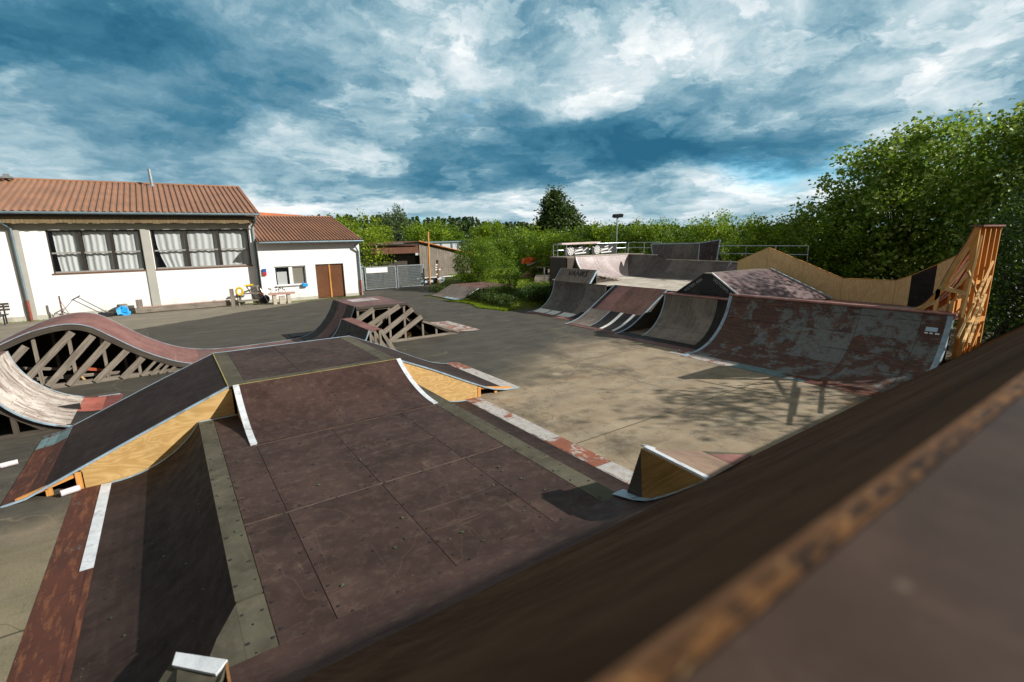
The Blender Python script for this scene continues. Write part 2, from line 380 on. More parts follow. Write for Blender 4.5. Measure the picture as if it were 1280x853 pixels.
def leafmat(name, ca, cb, cc, trans=.35):
    m, N, b, o = newmat(name)
    at = N.new('ShaderNodeAttribute'); at.attribute_name = 'tint'; s = N.sep(at.outputs['Vector'])
    c = N.mix(N.mapr(s[0], 0, .55), ca, cb); c = N.mix(N.mapr(s[0], .6, 1), c, cc)
    c = N.mix(N.math('MULTIPLY', s[1], .5), c, ca)
    N.put(b.inputs['Base Color'], c); b.inputs['Roughness'].default_value = .5; b.inputs['Specular IOR Level'].default_value = .35
    t = N.new('ShaderNodeBsdfTranslucent'); tc = N.mix(.5, c, (.16, .24, .02), 'MIX'); N.put(t.inputs[0], tc)
    mx = N.new('ShaderNodeMixShader'); mx.inputs[0].default_value = trans
    N.l.new(b.outputs[0], mx.inputs[1]); N.l.new(t.outputs[0], mx.inputs[2]); N.l.new(mx.outputs[0], o.inputs[0])
    return m
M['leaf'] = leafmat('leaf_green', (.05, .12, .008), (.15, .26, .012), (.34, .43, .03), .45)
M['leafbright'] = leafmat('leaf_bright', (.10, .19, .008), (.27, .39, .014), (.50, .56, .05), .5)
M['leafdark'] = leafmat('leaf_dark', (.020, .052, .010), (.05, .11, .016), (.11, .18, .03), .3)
M['leafpine'] = leafmat('needle_dark', (.010, .022, .012), (.020, .040, .016), (.040, .065, .022), .1)
M['leafforest'] = leafmat('leaf_forest', (.024, .052, .014), (.055, .10, .024), (.12, .17, .04), .15)
M['leafpale'] = leafmat('leaf_pale', (.06, .10, .04), (.12, .17, .08), (.18, .23, .11), .35)
M['leafbig'] = leafmat('leaf_whitebeam', (.06, .13, .010), (.28, .42, .035), (.70, .76, .26), .45)
M['leafhedge'] = leafmat('leaf_hedge', (.03, .07, .008), (.07, .13, .012), (.13, .13, .04), .3)
M['grass'] = leafmat('grass_blade', (.14, .24, .008), (.28, .38, .012), (.36, .36, .03), .4)

def yardmat():
    m, N, b, o = newmat('yard_concrete_and_asphalt'); p = POS(N); s = N.sep(p)
    big = N.noise(p, .22, 5, .6); mid = N.noise(p, 1.1, 8, .65); fin = N.noise(p, 34, 5, .7); st = N.noise(N.scl(p, .25, 2.6, 1, rot=.5), 1, 6, .65)
    conc = N.mix(N.mapr(mid, .3, .7), (.20, .148, .092), (.43, .34, .225))
    conc = N.mix(N.mapr(st, .45, .7, 0, .6), conc, (.36, .31, .23))
    conc = N.mix(N.mapr(N.noise(p, .6, 7, .7), .53, .68, 0, .9), conc, (.085, .066, .045))
    conc = N.mix(N.mapr(N.noise(N.scl(p, 1, 1, 1, (7, 3, 0)), .9, 7, .75), .6, .68, 0, .6), conc, (.30, .16, .075))
    conc = N.mix(N.mapr(N.noise(N.scl(p, 1, 1, 1, (3, 11, 0)), 2.6, 9, .78), .54, .66, 0, .55), conc, (.095, .078, .052))
    sv = N.vor(p, 1.05, 1); conc = N.mix(N.math('MULTIPLY', N.mapr(sv, .16, .09), N.mapr(N.noise(p, .7, 2), .5, .6)), conc, (.42, .36, .25))
    asp = N.mix(N.mapr(mid, .3, .7), (.042, .037, .029), (.088, .078, .060))
    asp = N.mix(N.mapr(st, .5, .72, 0, .5), asp, (.11, .105, .082))
    asp = N.mix(N.mapr(N.noise(N.scl(p, .5, 3, 1, rot=-.35), 1, 5, .7), .58, .68, 0, .5), asp, (.20, .17, .11))
    asp = N.mix(N.mapr(fin, .55, .75, 0, .4), asp, (.14, .135, .12))
    strip = N.mix(N.mapr(mid, .3, .7), (.20, .175, .13), (.30, .265, .20))
    strip = N.mix(N.mapr(st, .45, .65, 0, .55), strip, (.12, .105, .08))
    # concrete slabs near the right row, fading into asphalt further off
    f = N.math('ADD', N.math('ADD', s[1], N.math('MULTIPLY', s[0], -.28)), N.math('MULTIPLY', N.math('SUBTRACT', big, .5), 9))
    k = N.math('MULTIPLY', N.mapr(f, 6.2, 9.8, 1, 0, True), N.mapr(s[0], -3.4, -1.6, 0, 1, True))
    lf = N.math('MULTIPLY', N.mapr(N.math('ADD', s[1], N.math('MULTIPLY', mid, 2)), 7.8, 9.6, 1, 0, True), N.mapr(s[0], -.5, -1.4, 0, 1))
    k = N.math('MAXIMUM', k, lf)
    c = N.mix(k, asp, conc)
    c = N.mix(N.math('MULTIPLY', lf, .55), c, (.13, .125, .07))
    ln = N.math('SUBTRACT', s[1], N.math('ADD', N.math('MULTIPLY', s[0], .615), 26.6))
    ln = N.math('ADD', ln, N.math('MULTIPLY', N.math('SUBTRACT', N.noise(p, .5, 4), .5), 1.2))
    c = N.mix(N.math('MULTIPLY', N.mapr(ln, -.15, .15), N.mapr(s[0], 10.5, 8, 0, 1)), c, strip)
    # slab joints and cracks
    for a, off, per in ((1, 5.85, 4.2), (0, 9.1, 5.0)):
        q = N.math('FRACT', N.math('DIVIDE', N.math('SUBTRACT', s[a], off-per/2), per)); q = N.math('MULTIPLY', N.math('ABSOLUTE', N.math('SUBTRACT', q, .5)), per)
        c = N.mix(N.math('MULTIPLY', N.mapr(q, N.math('MULTIPLY', mid, .035), .004), N.math('MULTIPLY', k, .9)), c, (.03, .025, .018))
    cr = N.vor(N.vmath('ADD', p, N.scl(N.noise(p, .8, 3, out='Color'), 1.6, 1.6)), .16, 1, 'DISTANCE_TO_EDGE')
    c = N.mix(N.mapr(cr, .0022, 0, 0, .5), c, (.03, .027, .02))
    cr2 = N.vor(N.vmath('ADD', p, N.scl(N.noise(p, .6, 3, out='Color'), 2, 2)), .11, 1, 'DISTANCE_TO_EDGE')
    c = N.mix(N.math('MULTIPLY', N.mapr(cr2, .002, 0, 0, .4), N.math('SUBTRACT', 1., k)), c, (.30, .24, .15))
    N.put(b.inputs['Base Color'], N.mix(N.mapr(fin, .3, .7, 0, .30), c, (.03, .026, .02)))
    N.put(b.inputs['Roughness'], N.mapr(mid, .3, .7, .7, .95)); b.inputs['Specular IOR Level'].default_value = .3
    bump(N, b, N.math('ADD', fin, N.math('MULTIPLY', mid, 1.5)), .006)
    return m
M['yard'] = yardmat()
def fieldmat():
    m, N, b, o = newmat('grass_soil'); p = POS(N)
    c = N.mix(N.mapr(N.noise(p, .8, 7, .7), .35, .65), (.05, .075, .014), (.12, .15, .03))
    c = N.mix(N.mapr(N.noise(p, 2.3, 6, .7), .52, .66), c, (.13, .10, .045))
    N.put(b.inputs['Base Color'], c); b.inputs['Roughness'].default_value = .95; b.inputs['Specular IOR Level'].default_value = .1
    bump(N, b, N.noise(p, 9, 6, .7), .08); return m
M['field'] = fieldmat()

# ------------------------------------------------------------------ world, sun
SUN = Vector((1.25, -1.14, 1.0)).normalized()
w = bpy.data.worlds.new('World'); SC.world = w; w.use_nodes = True; w.cycles.sampling_method = 'MANUAL'; w.cycles.sample_map_resolution = 512; w.node_tree.nodes.clear(); N = NT(w.node_tree)
out = N.new('ShaderNodeOutputWorld'); bg = N.new('ShaderNodeBackground'); N.l.new(bg.outputs[0], out.inputs[0]); bg.inputs[1].default_value = .1
sky = N.new('ShaderNodeTexSky', sky_type='NISHITA', sun_disc=False); sky.sun_elevation = math.asin(SUN.z); sky.sun_rotation = math.atan2(SUN.x, SUN.y)
d = N.vmath('NORMALIZE', N.new('ShaderNodeTexCoord').outputs['Generated'])
fw = N.vmath('DOT_PRODUCT', d, (_ct, _st, 0)); rt = N.vmath('DOT_PRODUCT', d, (_st, -_ct, 0)); dz = N.sep(d)[2]
el = N.math('ARCSINE', dz); az = N.math('ARCTAN2', rt, fw)
den = N.math('ADD', N.math('MAXIMUM', dz, 0.), .16)
yy = N.math('LOGARITHM', N.math('ADD', N.math('MAXIMUM', el, 0.), .2), 2.718)
pl = N.comb(N.math('MULTIPLY', az, 2.3), N.math('MULTIPLY', yy, 2.0), 0.)
wob = N.noise(pl, 1.3, 6, .62, out='Color'); ws = N.sep(wob)
pw = N.scl(N.vmath('ADD', pl, N.scl(wob, .55, .45, .5)), 1, 1, 1, (0, 0, 0), R(14))
n_big = N.noise(pw, 1.2, 10, .55); n_med = N.noise(N.scl(pw, 1.1, 1.2, 1, (4, 2, 0)), 2.6, 12, .60); n_fin = N.noise(pw, 9, 9, .62)
azw = N.math('ADD', az, N.math('MULTIPLY', N.math('SUBTRACT', ws[0], .5), .42)); elw = N.math('ADD', el, N.math('MULTIPLY', N.math('SUBTRACT', ws[1], .5), .24))
def blob(u, v, su, sv, ang=0.):
    a0, e0 = azel(u, v); x = N.math('SUBTRACT', azw, a0); y = N.math('SUBTRACT', elw, e0)
    ca, sa = math.cos(R(ang)), math.sin(R(ang))
    xr = N.math('ADD', N.math('MULTIPLY', x, ca), N.math('MULTIPLY', y, -sa)); yr = N.math('ADD', N.math('MULTIPLY', x, sa), N.math('MULTIPLY', y, ca))
    q = N.math('ADD', N.math('POWER', N.math('ABSOLUTE', N.math('DIVIDE', xr, su/FPX)), 2), N.math('POWER', N.math('ABSOLUTE', N.math('DIVIDE', yr, sv/FPX)), 2))
    return N.math('EXPONENT', N.math('MULTIPLY', q, -1))
# brightness field: 0 dark cloud base, 1 sunlit white
fld = N.math('ADD', N.math('MULTIPLY', N.math('SUBTRACT', n_big, .5), .70), .455)
fld = N.math('ADD', fld, N.math('MULTIPLY', N.math('SUBTRACT', n_med, .5), 1.0))
fld = N.math('ADD', fld, N.math('MULTIPLY', N.math('SUBTRACT', n_fin, .5), .40))
SKYB = [(130, 70, 190, 40, -18, -.30), (330, 150, 200, 40, -20, -.34), (40, 30, 110, 36, 0, -.18), (500, 215, 110, 26, -8, -.26), (700, 180, 190, 42, 0, -.34), (860, 200, 170, 30, 4, -.34), (600, 235, 150, 18, 0, -.22), (720, 8, 110, 26, 0, -.22), (1020, 150, 130, 44, 8, -.16), (1250, 150, 80, 40, 0, -.10),
        (60, 215, 170, 46, 6, .20), (0, 106, 46, 13, -20, .36), (345, 185, 50, 24, 10, .36), (440, 205, 60, 24, 10, .22), (480, 105, 120, 24, -14, .24), (450, 35, 130, 36, -10, .14), (800, 95, 100, 26, -10, .28), (640, 70, 140, 34, 0, .16), (950, 80, 120, 36, 0, .06), (1160, 80, 120, 40, 10, .04),
        (950, 232, 90, 14, 0, .32), (700, 234, 150, 9, 0, .2), (780, 262, 420, 13, 0, .20), (1120, 172, 40, 14, 0, .34), (420, 262, 200, 10, 0, .18), (1230, 20, 80, 40, 0, .10)]
for (u_, v_, a_, b_, g_, k_) in SKYB: fld = N.math('ADD', fld, N.math('MULTIPLY', blob(u_, v_, a_, b_, g_), k_))
puff = N.math('MULTIPLY', N.mapr(N.noise(N.scl(pw, 1, 1.1, 1, (2, 7, 0)), 3.2, 11, .58), .50, .555), N.mapr(n_big, .44, .56))
fld = N.math('ADD', fld, N.math('MULTIPLY', puff, .17))
fld = N.math('ADD', N.math('MULTIPLY', fld, .80), .15)
cr = N.new('ShaderNodeValToRGB'); N.put(cr.inputs[0], fld); e = cr.color_ramp
stops = [(.06, (.020, .105, .180)), (.26, (.050, .165, .250)), (.44, (.135, .265, .345)), (.58, (.28, .41, .47)), (.72, (.47, .56, .60)), (.92, (.76, .78, .78))]
e.elements[0].position = stops[0][0]; e.elements[0].color = (*stops[0][1], 1); e.elements[1].position = stops[-1][0]; e.elements[1].color = (*stops[-1][1], 1)
for p_, c_ in stops[1:-1]: q = e.elements.new(p_); q.color = (*c_, 1)
cl = N.vmath('MULTIPLY', cr.outputs[0], (10, 10, 10))
gap = N.math('MULTIPLY', N.mapr(N.noise(N.scl(pw, 1, 1, 1, (9, 5, 0)), 2.2, 6, .6), .66, .74), .8)
gap = N.math('ADD', gap, N.math('MULTIPLY', blob(985, 222, 60, 14), .8), clamp=True)
gap = N.math('MULTIPLY', gap, .45)
skyc = N.vmath('MULTIPLY', N.vmath('ADD', sky.outputs[0], (0., .9, 1.6)), (.5, 1.2, 1.5))
tot = N.mix(gap, cl, skyc)
back = N.math('MAXIMUM', N.mapr(fw, .15, -.25, 0, 1, True), N.mapr(el, .62, .95, 0, 1, True))  # unseen sky overhead and behind the camera, dimmed to lower ambient light
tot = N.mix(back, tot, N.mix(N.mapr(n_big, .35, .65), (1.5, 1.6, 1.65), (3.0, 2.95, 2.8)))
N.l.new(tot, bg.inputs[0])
sl = bpy.data.lights.new('sun', 'SUN'); sl.energy = 4.8; sl.angle = R(.5); sl.color = (1, .96, .90)
so = bpy.data.objects.new('sun', sl); COL.objects.link(so); so.rotation_euler = SUN.to_track_quat('Z', 'Y').to_euler()
SC.view_settings.view_transform = 'Standard'; SC.view_settings.look = 'None'; SC.view_settings.gamma = 1; SC.view_settings.exposure = 0.42
SC.view_settings.use_curve_mapping = False
SC.cycles.max_bounces = 6; SC.cycles.diffuse_bounces = 3; SC.cycles.transparent_max_bounces = 6; SC.cycles.use_denoising = True
SC.cycles.caustics_reflective = False; SC.cycles.caustics_refractive = False
# ------------------------------------------------------------------ ramp helpers
def arc(s0, z0, s1, z1, n=12):                       # transition, level at (s0,z0), rising to (s1,z1)
    dx, dz = abs(s1-s0), z1-z0; Rr = (dx*dx+dz*dz)/(2*dz); a1 = math.acos(max(-1, min(1, (Rr-dz)/Rr))); sg = 1 if s1 > s0 else -1
    return [(s0+sg*Rr*math.sin(a1*i/n), z0+Rr-Rr*math.cos(a1*i/n)) for i in range(n+1)]
def smooth(pts, n=6):                                # Catmull-Rom through the points
    out = []
    for i in range(len(pts)-1):
        p0 = pts[max(i-1, 0)]; p1 = pts[i]; p2 = pts[i+1]; p3 = pts[min(i+2, len(pts)-1)]
        for k in range(n):
            t = k/n
            out.append(tuple(.5*((2*p1[j])+(-p0[j]+p2[j])*t+(2*p0[j]-5*p1[j]+4*p2[j]-p3[j])*t*t+(-p0[j]+3*p1[j]-3*p2[j]+p3[j])*t**3) for j in (0, 1)))
    out.append(tuple(pts[-1])); return out
def zat(prof, s):
    for a, b in zip(prof, prof[1:]):
        if min(a[0], b[0]) <= s <= max(a[0], b[0]) and a[0] != b[0]: return a[1]+(b[1]-a[1])*(s-a[0])/(b[0]-a[0])
    return prof[0][1] if abs(s-prof[0][0]) < abs(s-prof[-1][0]) else prof[-1][1]
def clip(prof, a, b):
    lo, hi = min(a, b), max(a, b); r = [q for q in prof if lo < q[0] < hi]; inc = prof[-1][0] > prof[0][0]
    e = [(lo, zat(prof, lo)), (hi, zat(prof, hi))]
    if not inc: e.reverse()
    return [e[0]]+r+[e[1]]
def pt(axis, s, e, z): return (s, e, z) if axis == 'x' else (e, s, z)
def normals(prof):
    out = []
    for i in range(len(prof)):
        a = prof[max(i-1, 0)]; b = prof[min(i+1, len(prof)-1)]; dx, dz = b[0]-a[0], b[1]-a[1]; L = math.hypot(dx, dz) or 1
        n = (-dz/L, dx/L)
        if n[1] < 0: n = (-n[0], -n[1])
        out.append(n)
    return out
def sweep(axis, prof, e0, e1, top, bot, mb=None):    # band between offsets top and bot of the profile
    mb = mb or MB(); mb.mk.append((len(mb.v), len(mb.f))); nn = normals(prof); L = 0.; off = random.random()*7
    A = [(p[0]+n[0]*top, p[1]+n[1]*top) for p, n in zip(prof, nn)]; B = [(p[0]+n[0]*bot, p[1]+n[1]*bot) for p, n in zip(prof, nn)]
    for i in range(len(prof)-1):
        l = math.hypot(prof[i+1][0]-prof[i][0], prof[i+1][1]-prof[i][1])
        mb.face([pt(axis, *x) for x in ((A[i][0], e0, A[i][1]), (A[i+1][0], e0, A[i+1][1]), (A[i+1][0], e1, A[i+1][1]), (A[i][0], e1, A[i][1]))],
                [(e0, L+off), (e0, L+l+off), (e1, L+l+off), (e1, L+off)])
        mb.face([pt(axis, *x) for x in ((B[i][0], e0, B[i][1]), (B[i][0], e1, B[i][1]), (B[i+1][0], e1, B[i+1][1]), (B[i+1][0], e0, B[i+1][1]))])
        for e in (e0, e1):
            mb.face([pt(axis, *x) for x in ((A[i][0], e, A[i][1]), (B[i][0], e, B[i][1]), (B[i+1][0], e, B[i+1][1]), (A[i+1][0], e, A[i+1][1]))],
                    [(L, 0), (L, .03), (L+l, .03), (L+l, 0)])
        L += l
    for i in (0, -1):
        mb.face([pt(axis, *x) for x in ((A[i][0], e0, A[i][1]), (A[i][0], e1, A[i][1]), (B[i][0], e1, B[i][1]), (B[i][0], e0, B[i][1]))])
    return mb
def surface(name, axis, prof, e0, e1, mat, parent, th=.022, lift=0.): return sweep(axis, prof, e0, e1, lift, lift-th).build(name, mat, parent)
def edge(axis, prof, e, inward, mat, parent, w=.05, name='edge_strip', dn=.022, up=.005):
    return sweep(axis, prof, e-.004*(1 if inward > 0 else -1), e+w*inward, up, -dn).build(name, mat, parent)
def side(axis, prof, e, th, base, mat, parent, name='side_panel', drop=.03, mb=None):
    m_ = mb or MB(); pr = [(s, max(z-drop, base+.004)) for s, z in prof]
    for i in range(len(pr)-1):
        (a, za), (b_, zb) = pr[i], pr[i+1]
        if max(za, zb)-base < .012: continue
        for e_ in (e, e+th):
            m_.face([pt(axis, a, e_, base), pt(axis, b_, e_, base), pt(axis, b_, e_, zb), pt(axis, a, e_, za)], [(a, base), (b_, base), (b_, zb), (a, za)])
        m_.face([pt(axis, a, e, za), pt(axis, b_, e, zb), pt(axis, b_, e+th, zb), pt(axis, a, e+th, za)])
    for s_, z_ in (pr[0], pr[-1]):
        if z_-base > .012: m_.face([pt(axis, s_, e, base), pt(axis, s_, e+th, base), pt(axis, s_, e+th, z_), pt(axis, s_, e, z_)])
    return m_.build(name, mat, parent) if mb is None else m_
def sheets(name, xs, ys, z, mat, parent, th=.02, gap=.003, jit=.0015, gy=None):  # flat boards laid edge to edge
    mb = MB()
    for i in range(len(xs)-1):
        for j in range(len(ys)-1):
            x0, x1, y0, y1 = xs[i]+gap, xs[i+1]-gap, ys[j]+(gy or gap), ys[j+1]-(gy or gap); zz = z+random.uniform(-jit, jit); o_ = random.random()*8
            mb.face([(x0, y0, zz), (x1, y0, zz), (x1, y1, zz), (x0, y1, zz)], [(x0+o_, y0), (x1+o_, y0), (x1+o_, y1), (x0+o_, y1)])
            for a, b in (((x0, y0), (x1, y0)), ((x1, y0), (x1, y1)), ((x1, y1), (x0, y1)), ((x0, y1), (x0, y0))):
                mb.face([(*a, zz), (*a, zz-th), (*b, zz-th), (*b, zz)])
    return mb.build(name, mat, parent)

# ================================================================== THE ROLL-IN RAMP UNDER THE CAMERA
YC = .124
t = thing('roll_in_ramp', 'big dark brown roll-in ramp filling the lower right corner, worn wooden coping edge', 'ramp', (3, 1, 0))
lo = smooth([(YC, 3.3), (.5, 2.935), (1.1, 2.36), (1.75, 1.785), (2.44, 1.215), (2.72, .985), (2.98, .80), (3.2, .715), (3.4, .692)], 5)
hi = smooth([(YC, 3.3), (.5, 2.935), (1.1, 2.36), (1.75, 1.785), (2.44, 1.18), (3.1, .60), (3.55, .20), (3.78, .006)], 5)
surface('toe_sheet', 'y', clip(lo, 2.46, 3.4), -4.2, 3.93, M['qtr'], t)
surface('riding_surface', 'y', clip(lo, YC, 2.46), -4.2, 3.93, M['bigbank'], t, lift=.007, th=.03)
surface('riding_surface', 'y', hi, 3.935, 34, M['bigbank'], t)
sheets('deck', [-4.2, -1.4, 3.4, 5.8, 8, 10.5, 13, 18, 23, 28, 34], [-2.4, -1.5, YC-.010], 3.3, M['copingdeck'], t)
MB().box(-4.2, 34, YC-.010, YC+.003, 3.284, 3.3015).build('coping', M['copwood'], t)
fr = MB()
for x_ in np.arange(-4.1, 34, 1.9):
    fr.box(x_, x_+.06, -2.3, -2.2, 0, 3.27); fr.box(x_, x_+.06, -.2, -.1, 0, 3.27); fr.box(x_, x_+.06, -2.3, .02, 3.15, 3.27)
pieces(fr, 'support_post', M['timberdark'], t)
MB().box(-4.2, 34, .02, .04, .02, 3.2).build('back_panel', M['timberdark'], t)
E_ = (7.37, 3.77, .03)
# ================================================================== LOWER FUNBOX
ZL = .68
t = thing('funbox', 'wide low brown funbox in the foreground with olive border strips and steep curved sides', 'funbox', (1.9, 6, 0))
LB = arc(-1.1, .012, .1, ZL, 12); RB = arc(5.02, .012, 3.78, ZL, 12)
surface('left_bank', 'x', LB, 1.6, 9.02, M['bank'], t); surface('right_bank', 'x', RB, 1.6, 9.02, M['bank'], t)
sheets('deck', [.3, .71, 1.74, 2.86, 3.52], [2.2, 3.37, 5.27, 7.42, 9.02], ZL, M['deck'], t, gap=.0035, gy=.008)
MB().box(.1, 3.78, 2.2, 9.02, ZL-.05, ZL-.021).box(.3, 3.52, 5.25, 5.29, ZL-.02, ZL-.002).box(.3, 3.52, 7.40, 7.44, ZL-.02, ZL-.002).build('underlay', M['underlay'], t)
ol = MB()
for a, b in ((2.2, 4.06), (4.09, 6.9), (6.91, 9.02)): ol.box(.095, .297, a, b, ZL-.02, ZL+.003)
ol.face([(.096, 4.06, ZL+.0015), (.096, 2.2, ZL+.0015), (-.5, 2.2, ZL+.0015), (-.22, 3.3, ZL+.0015), (-.06, 3.75, ZL+.0015)])
ol.build('left_border_strip', M['olive'], t)
ol = MB()
for a, b in ((2.2, 4.6), (4.61, 7.0), (7.01, 9.02)): ol.box(3.523, 3.785, a, b, ZL-.02, ZL+.003)
ol.build('right_border_strip', M['olive'], t)
surface('toe_plate', 'x', [(-1.53, .004), (-1.1, .016)], 2.0, 9.03, M['rust'], t, th=.004)
surface('toe_plate', 'x', [(5.36, .004), (5.0, .016)], 2.6, 9.2, M['rustwhite'], t, th=.004)
MB().box(-1.22, -1.1, 6.6, 9.0, .016, .021).build('paint_strip', M['white'], t)
dk = [(-1.0, .02)]+clip(LB, -1.0, .1)
surface('edge_strip', 'x', clip(LB, -1.1, .1)+[(.66, ZL)], 8.985, 9.035, M['blueedge'], t, th=.05, lift=.007)
surface('edge_strip', 'x', clip(RB, 5.02, 3.78)+[(3.5, ZL)], 8.985, 9.035, M['blueedge'], t, th=.05, lift=.007)
m_ = side('x', clip(LB, -1.1, .1), 8.96, .02, 0, None, None, mb=MB()); side('x', clip(RB, 5.02, 3.78), 8.96, .02, 0, None, None, mb=m_)
m_.build('back_panel', M['yply'], t)
def screws(rows, parent, name='screw_heads'):        # rows: (function t -> point, normal), count
    a_, b_ = MB(), MB()
    for fn, n_ in rows:
        for i in range(n_):
            if random.random() < .12: continue
            p, nn = fn((i+.5)/n_+random.uniform(-.012, .012)); r = random.uniform(.009, .016); e1 = nn.orthogonal().normalized(); e2 = nn.cross(e1); p = p+e1*random.uniform(-.02, .02)
            a_.face([p+nn*.0045+(e1*math.cos(k*math.tau/7)+e2*math.sin(k*math.tau/7))*r for k in range(7)])
    o = a_.build(name, M['black'], parent); o['kind'] = 'stuff'; return o
UPV = Vector((0, 0, 1))
def ln(x0, y0, x1, y1, z): return lambda q: (Vector((x0+(x1-x0)*q, y0+(y1-y0)*q, z)), UPV)
rows = []
for x_ in (.33, .67, .75, 1.7, 1.78, 2.82, 2.90, 3.49): rows.append((ln(x_, 2.6, x_, 7.4, ZL+.0015), 17))
for x_ in (1.22, 2.3): rows.append((ln(x_, 2.6, x_, 7.4, ZL+.0015), 8))
for y_ in (3.32, 3.42, 5.22, 5.32, 6.3, 4.3): rows.append((ln(.32, y_, 3.5, y_, ZL+.0015), 9))
for x_ in (.13, .27, 3.56, 3.75): rows.append((ln(x_, 2.6, x_, 9.0, ZL+.004), 17))
screws(rows, t)
def onramp(axis, prof, e0, e1, s):
    z = zat(prof, s); dz = (zat(prof, s+.01)-zat(prof, s-.01))/.02; nn = Vector(pt(axis, -dz, 0, 1)).normalized()
    return lambda q: (Vector(pt(axis, s, e0+(e1-e0)*q, z)), nn)
screws([(onramp('x', LB, 2.4, 8.9, s_), 16) for s_ in (-.95, -.7, -.45, -.2, .03)], t)
screws([(onramp('x', RB, 2.8, 8.9, s_), 16) for s_ in (4.9, 4.5, 4.1, 3.85)], t)
# ================================================================== UPPER FUNBOX
ZU = 1.18
t = thing('funbox', 'higher table-top funbox behind the wide low one, bright plywood flanks, long gentle brown banks', 'funbox', (2, 10.5, 0))
UL = smooth([(-2.05, .05), (-1.5, .29), (-.61, .68), (-.07, .91), (.58, ZU)], 4); UR = smooth([(6.1, .045), (5.72, .14), (5.2, .37), (4.26, .84), (3.5, ZU)], 4)
UL = [(-2.3, .012)]+UL; UR = [(6.5, .012)]+UR
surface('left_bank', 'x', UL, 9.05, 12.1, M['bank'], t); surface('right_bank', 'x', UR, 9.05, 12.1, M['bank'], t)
surface('toe_plate', 'x', clip(UL, -2.3, -1.86), 9.06, 11.35, M['rust'], t, th=.004, lift=.005)
surface('toe_plate', 'x', clip(UL, -2.3, -1.86), 11.35, 12.1, M['rustblue'], t, th=.004, lift=.005)
surface('toe_plate', 'x', clip(UR, 6.5, 6.12), 9.06, 12.1, M['rustwhite'], t, th=.004, lift=.005)
sheets('deck', [.84, 1.75, 3.24], [9.25, 12.1], ZU, M['roofply'] if 0 else M['deck'], t)
MB().box(.58, 3.5, 9.06, 12.08, ZU-.05, ZU-.022).build('underlay', M['black'], t)
ol = MB(); ol.box(.585, .837, 9.06, 12.1, ZU-.02, ZU+.003); ol.box(3.243, 3.497, 9.06, 12.1, ZU-.02, ZU+.003); ol.box(.84, 1.9, 9.06, 9.246, ZU-.02, ZU+.003); ol.box(1.91, 3.24, 9.06, 9.246, ZU-.02, ZU+.002)
ol.build('border_strip', M['olive'], t)
MB().box(.66, 3.5, 9.045, 9.058, ZU-.03, ZU+.005).build('front_edge_trim', M['yellowedge'], t)
MB().box(.57, .583, 9.08, 12.1, ZU-.02, ZU+.006).build('side_edge_trim', M['yellowedge'], t)
for pr in (UL, UR): edge('x', pr, 9.05, 1, M['blueedge'], t, w=.035)
edge('x', UL, 12.1, -1, M['blueedge'], t, w=.035); edge('x', UR, 12.1, -1, M['blueedge'], t, w=.035)
MB().box(.58, 3.5, 12.07, 12.105, ZU-.03, ZU+.007).build('edge_strip', M['blueedge'], t)
side('x', clip(UL, -1.42, .62), 9.06, .02, 0, M['yply'], t); side('x', clip(UR, 5.35, 3.5), 9.06, .02, 0, M['yply'], t)
side('x', clip(UL, -2.2, .62), 12.07, .02, 0, M['yply'], t, 'back_panel'); side('x', clip(UR, 6.3, 3.5), 12.07, .02, 0, M['yply'], t, 'back_panel')
MB().box(.6, 3.5, 12.05, 12.07, 0, ZU-.06).build('back_panel', M['yply'], t)
fb = MB()
for s0, s1, pr in ((-2.15, -1.45, UL), (6.3, 5.38, UR)):
    fb.beam((s0, 9.1, .03), (s1, 9.1, zat(pr, s1)-.08), .05, .05); fb.beam((s1, 9.085, .0), (s1, 9.085, zat(pr, s1)-.05), .05, .09, (1, 0, 0)); fb.beam((s0*.5+s1*.5, 9.1, 0), (s0*.5+s1*.5, 9.1, zat(pr, (s0+s1)/2)-.05), .05, .07, (1, 0, 0))
pieces(fb, 'framing_board', M['pineorange'], t)
TQ = arc(7.45, ZL+.012, 9.045, ZU, 12)
surface('transition', 'y', TQ, .72, 3.5, M['qtr'], t)
for e_, s_ in ((.645, 1), (3.575, -1)):
    edge('y', TQ, e_, s_, M['white'], t, w=.085, name='white_flange', up=.01)
screws([(onramp('y', TQ, .8, 3.45, s_), 9) for s_ in (7.55, 7.85, 8.15, 8.45, 8.72, 8.95)]+[(lambda q, x_=x_: (Vector((x_, 7.5+1.5*q, zat(TQ, 7.5+1.5*q))), Vector((0, -.3, 1)).normalized()), 8) for x_ in (2.0, 2.1)], t)
screws([(ln(.9, y_, 3.2, y_, ZU+.0015), 8) for y_ in (9.35, 10.3, 11.2, 12.0)]+[(ln(x_, 9.3, x_, 12, ZU+.0015), 9) for x_ in (.9, 1.7, 1.8, 3.18)], t)
side('y', clip(TQ, 7.7, 9.04), .66, .02, ZL, M['yply'], t, 'transition_side'); side('y', clip(TQ, 7.7, 9.04), 3.54, .02, ZL, M['yply'], t, 'transition_side')
# little things tucked below the flank
o = MB().tube((-1.66, 8.93, .05), (-1.46, 9.0, .05), .045, n=14).build('drink_can', M['can']); tag(o, 'pale drink can lying at the toe of the bright plywood flank', 'can')
o = MB().tube((-2.62, 10.75, .045), (-2.42, 10.8, .045), .042, n=14).build('drink_can', M['can']); tag(o, 'pale drink can lying on the dark ground beside the bleached quarter pipe', 'can')

